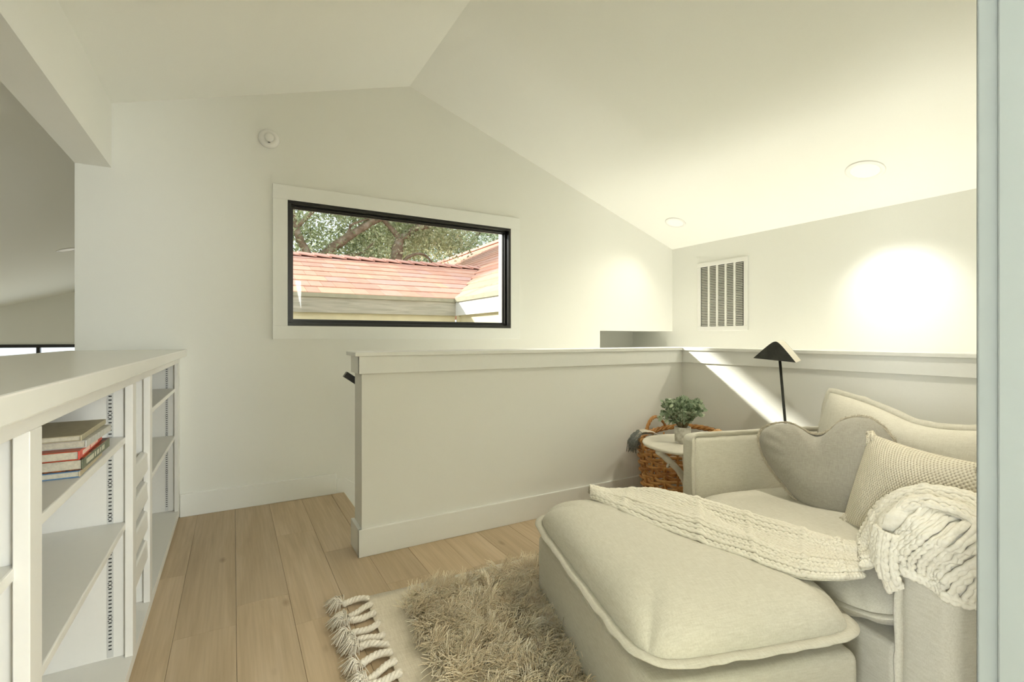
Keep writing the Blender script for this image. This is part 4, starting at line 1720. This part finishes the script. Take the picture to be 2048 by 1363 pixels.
fb_.grid(blanket, 20, 12, flip=True)
fb_.grid(lambda a, b: blanket(a, b) - Vector((0, 0, 0.016)), 20, 12)
fb_.build('cloth', linen('basket_blanket', (0.55, 0.50, 0.40), (0.68, 0.63, 0.52), 200, 0.4), bl, smooth=True)
fg = MB()
for i in range(210):
    b = random.random()
    p = blanket(random.uniform(0.80, 1.0), b) + Vector((0, 0, random.uniform(-0.004, 0.006)))
    ang = 2.62 + (b - 0.5) * 0.5
    o_ = Vector((math.cos(ang), math.sin(ang), 0))
    L = random.uniform(0.075, 0.115)
    sw = Vector((random.gauss(0, .010), random.gauss(0, .010), 0))
    fg.tube([p, p + o_ * random.uniform(.008, .028) + Vector((0, 0, -L * .35)) + sw * .5, p + o_ * random.uniform(.008, .03) + Vector((0, 0, -L)) + sw], [0.0024, 0.0022, 0.0014], 4)
tag(fg.build('fringe', M['yarn_fringe'], bl, smooth=True), kind='stuff', label='grey yarn fringe')

# ------------------------------------------------------------------ floor lamp
LB = Vector((2.882, 1.64, 0))
lp = tag(empty('floor_lamp', LB), 'slim floor lamp with dark pole and folded saddle shade', 'floor lamp')
MB().lathe([(0.001, 0), (0.115, 0), (0.118, 0.006), (0.112, 0.014), (0.02, 0.018), (0.012, 0.024)], seg=48).build('base', M['dark_metal'], lp, smooth=True)
top = Vector((-0.078, 0.045, 1.045))
MB().tube([(0, 0, 0.015), top * 0.5, top], 0.0075, 12).build('pole', M['dark_metal'], lp, smooth=True)
# saddle shade: inverted V with a rounded ridge, axis turned towards the door
ax = Vector((0.945, 0.328, 0.05)).normalized()
sd2 = Vector((ax.y, -ax.x, 0)).normalized()
upl = sd2.cross(ax)
if upl.z < 0:
    upl = -upl
tiltm = Matrix.Rotation(R(5), 3, ax)
sd2, upl = tiltm @ sd2, tiltm @ upl
prof = []
HW, HH = 0.112, 0.132
for i in range(33):
    t_ = -1 + 2 * i / 32
    prof.append((t_ * HW, HH * (1 - math.sqrt(t_ * t_ + 0.035) + math.sqrt(0.035) * 0.0) + 0.0))
zmin = prof[0][1]
prof = [(x, z - zmin) for x, z in prof]
shc = top + Vector((-0.012, 0.007, -0.022))
front = shc - ax * 0.075
back = shc + ax * 0.075


def shp(i, t_, inset):
    x, z = prof[i]
    return front.lerp(back, t_) + sd2 * x * (1 - inset) + upl * (z * (1 - inset) - inset * 0.02 + (0.0))


sh = MB()
sh.grid(lambda a, b: shp(int(round(a * 32)), b, 0.0), 32, 6)
sh.grid(lambda a, b: shp(int(round(a * 32)), b, 0.05), 32, 6, flip=True)
sh.build('shade', M['lamp_white'], lp, smooth=True)
pp_ = [front - ax * 0.001 + sd2 * x + upl * z for x, z in prof]
MB().prism(pp_, ax * 0.004).build('end_plate', M['dark_metal'], lp)
pp_ = [back - ax * 0.003 + sd2 * x + upl * z for x, z in prof]
MB().prism(pp_, ax * 0.004).build('end_plate', M['dark_metal'], lp)
MB().tube([top - Vector((0, 0, .02)), shc + upl * 0.02], 0.006, 8).build('stem_joint', M['dark_metal'], lp, smooth=True)

# ------------------------------------------------------------------ neighbouring roofs outside the window
YE, ZE, YRG, ZRG = 6.5, 1.72, 9.37, 2.64
SLF = (ZRG - ZE) / (YRG - YE)
PRW = 0.52
XE = 2.81
fw = tag(empty('house_wing', (0.5, YE, -2.7)), 'house wing with a salmon terracotta shingle roof across the window view', 'building')
FO = Vector((0.5, YE, -2.7))


def fpt(x, y, z):
    return (x - FO.x, y - FO.y, z - FO.z)


def valley(y):
    return XE + (ZE + SLF * (y - YE) - ZE) / PRW


dk = MB()
dk.prism([fpt(-0.52, YE, ZE - .03), fpt(valley(YE) + .3, YE, ZE - .03), fpt(valley(YRG) + .3, YRG, ZRG - .03), fpt(-0.52, YRG, ZRG - .03)], (0, 0, -0.05))
dk.prism([fpt(-0.52, YRG, ZRG - .03), fpt(6, YRG, ZRG - .03), fpt(6, YRG + 2.9, ZE - .03), fpt(-0.52, YRG + 2.9, ZE - .03)], (0, 0, -0.05))
dk.build('roof_deck', M['shingle'], fw)
ROWS = 8
for i in range(ROWS):
    ya, yb = YE - 0.03 + (YRG - YE) * i / ROWS, YE + (YRG - YE) * (i + 1) / ROWS + 0.05
    x = -0.54 - random.uniform(0, 0.04)
    while True:
        x2 = x + random.choice((0.16, 0.2, 0.26, 0.3, 0.36, 0.42))
        ra, rb = valley(max(ya, YE)) + .02, valley(min(yb, YRG)) + .02
        if x > ra - 0.05:
            break
        last = x2 > ra - 0.12
        xa1, xb1 = (ra, rb) if last else (x2 - .004, x2 - .004)
        ze = lambda y: ZE + SLF * (y - YE)
        zl = random.uniform(0.010, 0.014)
        MB().hexa([fpt(x, ya, ze(ya) + .001), fpt(xa1, ya, ze(ya) + .001), fpt(xb1, yb, ze(yb) - .012), fpt(x, yb, ze(yb) - .012),
                   fpt(x, ya, ze(ya) + zl), fpt(xa1, ya, ze(ya) + zl), fpt(xb1, yb, ze(yb) - .002), fpt(x, yb, ze(yb) - .002)]).build('shingle', M['shingle'], fw)
        if last:
            break
        x = x2
x = -0.55
while x < valley(YRG):
    cm = MB()
    for s_ in (-1, 1):
        l0, l1 = 0.018, 0.044
        cm.hexa([fpt(x, YRG, ZRG + l1), fpt(x + .30, YRG, ZRG + l0), fpt(x + .30, YRG + s_ * .25, ZRG - .25 * SLF + l0), fpt(x, YRG + s_ * .25, ZRG - .25 * SLF + l1),
                 fpt(x, YRG, ZRG + l1 + .016), fpt(x + .30, YRG, ZRG + l0 + .016), fpt(x + .30, YRG + s_ * .25, ZRG - .25 * SLF + l0 + .016), fpt(x, YRG + s_ * .25, ZRG - .25 * SLF + l1 + .016)])
    cm.build('ridge_cap', M['ridge_tile'], fw)
    x += 0.255
MB().box(-1.02, XE - .5 + .05, -0.035, 0.03, ZE - .055 + 2.7, ZE - .004 + 2.7).build('drip_edge', M['drip'], fw)
MB().box(-1.02, XE - .5, -0.015, 0.035, ZE - .25 + 2.7, ZE - .05 + 2.7).build('fascia_board', M['fascia'], fw)
MB().box(-1.02, XE - .5, 0.036, 0.2, 0, ZE - .20 + 2.7).build('wall', M['cream'], fw)

rw = tag(empty('house_cross_wing', (XE, 5.4, -2.7)), 'taller cross wing with a sunlit shingle roof at the window edge', 'building')
RO = Vector((XE, 5.4, -2.7))


def rpt(x, y, z):
    return (x - RO.x, y - RO.y, z - RO.z)


XRG = 8.3
zr = lambda x: ZE + PRW * (x - XE)
dk = MB()
dk.prism([rpt(XE, 4.2, zr(XE) - .03), rpt(XRG, 4.2, zr(XRG) - .03), rpt(XRG, 21.5, zr(XRG) - .03), rpt(valley(YRG), 21.5, zr(valley(YRG)) - .03), rpt(valley(YRG), YRG, ZRG - .03), rpt(XE, YE, ZE - .03)], (0, 0, -0.05))
dk.build('roof_deck', M['shingle'], rw)
stepx = 0.335
i = 0
while True:
    xa = XE - 0.03 + stepx * i
    if xa > XRG - .1:
        break
    xb = xa + stepx + .05
    far = xa > valley(YRG) - 0.5
    y = 4.25
    yend = 21.5 if xa > valley(YRG) - .2 else YE + (max(xa, XE) - XE) / (valley(YRG) - XE) * (YRG - YE)
    while y < yend - .03:
        y2 = min(yend, y + (random.uniform(1.1, 1.9) if far else random.choice((0.2, 0.26, 0.3, 0.36, 0.42))))
        yb2 = y2 if y2 < yend - .01 or yend > 20 else min(YRG, y2 + stepx * PRW / SLF * 0.95)
        MB().hexa([rpt(xa, y, zr(xa) + .003), rpt(xb, y, zr(xb) - .012), rpt(xb, yb2 - .004, zr(xb) - .012), rpt(xa, y2 - .004, zr(xa) + .003),
                   rpt(xa, y, zr(xa) + .022), rpt(xb, y, zr(xb) - .002), rpt(xb, yb2 - .004, zr(xb) - .002), rpt(xa, y2 - .004, zr(xa) + .022)]).build('shingle', M['shingle'], rw)
        y = y2
    i += 1
MB().box(XRG - XE - .16, XRG - XE + .16, -1.2, 16.2, zr(XRG) + 2.7 - .02, zr(XRG) + 2.7 + .07).build('ridge_cap', M['ridge_tile'], rw)
MB().box(-0.035, 0.03, -1.2, YE - 5.4 - .04, ZE - .055 + 2.7, ZE - .004 + 2.7).build('drip_edge', M['drip'], rw)
MB().box(-0.015, 0.035, -1.2, YE - 5.4 - .02, ZE - .25 + 2.7, ZE - .05 + 2.7).build('fascia_board', M['ext_white'], rw)  # sunlit look of the fascia put into its white colour
MB().box(0.036, 0.2, -1.2, YE - 5.4 - .02, 0, ZE - .20 + 2.7).build('wall', M['cream'], rw)
MB().box(0.0, 0.038, YE - 5.4 - .09, YE - 5.4 - .025, 0, ZE - .25 + 2.7).build('corner_board', M['cream'], rw)
struct(MB().box(-1, 30, 3.9, 40, -2.8, -2.7), 'ground', plain('ground_soil', (0.30, 0.28, 0.2), 0.9, noise_scale=2, vary=0.3), 'ground outside')


# ------------------------------------------------------------------ oak trees behind the roofs
def tree(name, label, base, limbs, crown_boxes, nleaf, k=1.0):
    e = tag(empty(name, base), label, 'tree', 'oak trees behind the roofs')
    B = Vector(base)
    for nm, pts, r0, r1 in limbs:
        mb = MB()
        c = catmull([Vector(p) - B for p in pts], 8, False)
        n = len(c)
        c = [p + noise.noise_vector(p * 2.5) * 0.035 for p in c]
        mb.tube(c, [lerp(r0, r1, i / (n - 1)) * (1 + 0.15 * noise.noise(Vector((i * .4, r0 * 90, 0)))) for i in range(n)], 9)
        mb.build(nm, M['bark'], e, smooth=True)
    vs_, tn_ = [], []
    tot = sum(b[6] for b in crown_boxes)
    for (xa, xb, ya, yb, za, zb_, wt) in crown_boxes:
        n = int(nleaf * wt / tot)
        ncl = max(12, n // 75)
        cc = np.stack([rng.uniform(xa, xb, ncl), rng.uniform(ya, yb, ncl), rng.uniform(za, zb_, ncl)], 1)
        ci = rng.integers(0, ncl, n)
        P = cc[ci] + rng.normal(0, 1, (n, 3)) * np.array((0.26, 0.26, 0.17)) * k
        t = np.clip(0.48 + rng.normal(0, 0.16, ncl)[ci] + rng.normal(0, 0.2, n), 0, 1)
        d1 = rng.normal(size=(n, 3))
        d1 /= np.linalg.norm(d1, axis=1)[:, None]
        d2 = np.cross(d1, rng.normal(size=(n, 3)))
        d2 /= np.linalg.norm(d2, axis=1)[:, None]
        L = k * rng.uniform(0.035, 0.065, n)[:, None]
        W_ = L * 0.42
        q = np.stack([P - d1 * L, P + d2 * W_, P + d1 * L, P - d2 * W_], 1)
        vs_.append(q.reshape(-1, 3))
        tn_.append(np.repeat(t, 4))
    v = np.concatenate(vs_) - np.array(base)
    f = np.arange(len(v)).reshape(-1, 4)
    tag(np_mesh('foliage', v, f, M['oak_leaf'], e, np.concatenate(tn_)), kind='stuff')
    return e


Yt = 13.0


def at(L, y=Yt):
    return [(x, y, z) for x, z in L]


tree('oak_tree', 'oak tree with a long slanting limb behind the shingle roof', (1.3, Yt, -2.7), [
    ('trunk', [(1.3, Yt, -2.7), (1.5, Yt, 0.5), (1.75, Yt, 2.6), (1.897, Yt, 3.16)], 0.30, 0.125),
    ('limb', at([(1.897, 3.16), (2.38, 3.60), (2.82, 3.95), (3.277, 4.264), (3.82, 4.63), (4.6, 5.3)]), 0.125, 0.07),
    ('limb', at([(1.75, 2.7), (1.592, 3.27), (1.46, 3.52), (1.35, 3.81), (1.272, 4.17), (1.15, 4.9)]), 0.11, 0.07),
    ('limb', at([(1.351, 3.81), (1.46, 3.98), (1.755, 4.33), (2.1, 4.8)]), 0.06, 0.03),
    ('limb', at([(2.505, 3.72), (2.62, 3.95), (2.70, 4.12), (3.145, 4.30), (3.6, 4.36)]), 0.04, 0.02),
    ('limb', at([(2.40, 3.18), (2.53, 3.265), (2.95, 3.42), (3.277, 3.716)]), 0.03, 0.018),
    ('limb', at([(2.95, 3.42), (3.10, 3.40), (3.35, 3.2)]), 0.022, 0.012),
], [(-1.5, 3.6, Yt - 0.5, Yt + 2.6, 2.5, 6.4, 1.0)], 34000)
tree('oak_tree', 'oak tree forking into a wide vee behind the roof ridge', (3.8, Yt, -2.7), [
    ('trunk', [(3.8, Yt, -2.7), (3.75, Yt, 1.0), (3.84, Yt, 3.17), (3.916, Yt, 3.68), (3.958, Yt, 3.852)], 0.25, 0.095),
    ('limb', at([(3.958, 3.852), (3.82, 4.015), (3.57, 4.26), (3.344, 4.5), (3.0, 5.1)]), 0.08, 0.05),
    ('limb', at([(3.958, 3.852), (4.17, 4.012), (4.5, 4.23), (4.853, 4.369), (5.124, 4.587), (5.6, 5.2)]), 0.10, 0.05),
    ('limb', at([(4.48, 4.21), (4.47, 4.576), (4.4, 5.1)]), 0.065, 0.04),
    ('limb', at([(4.0, 3.1), (4.12, 3.34), (4.383, 3.478), (4.675, 3.446), (4.943, 3.213)]), 0.05, 0.03),
], [(2.6, 4.4, Yt - 0.1, Yt + 2.6, 2.5, 6.4, 0.55), (4.4, 6.3, Yt - 0.1, Yt + 2.6, 3.9, 6.6, 0.42)], 32000)
tree('oak_tree', 'leafy oak crown above the cross wing at the window edge', (10.6, 23.6, -2.7), [
    ('trunk', [(10.6, 23.6, -2.7), (10.5, 23.6, 2.0), (10.3, 23.6, 4.6)], 0.35, 0.18),
    ('limb', [(10.3, 23.6, 4.6), (9.6, 23.4, 5.8), (8.8, 23.3, 7.0)], 0.16, 0.07),
    ('limb', [(10.3, 23.6, 4.6), (11.0, 23.7, 6.0), (12.0, 23.8, 7.4)], 0.16, 0.07),
], [(5.5, 13.5, 22.6, 25.6, 3.8, 9.5, 1.0)], 26000, 1.7)
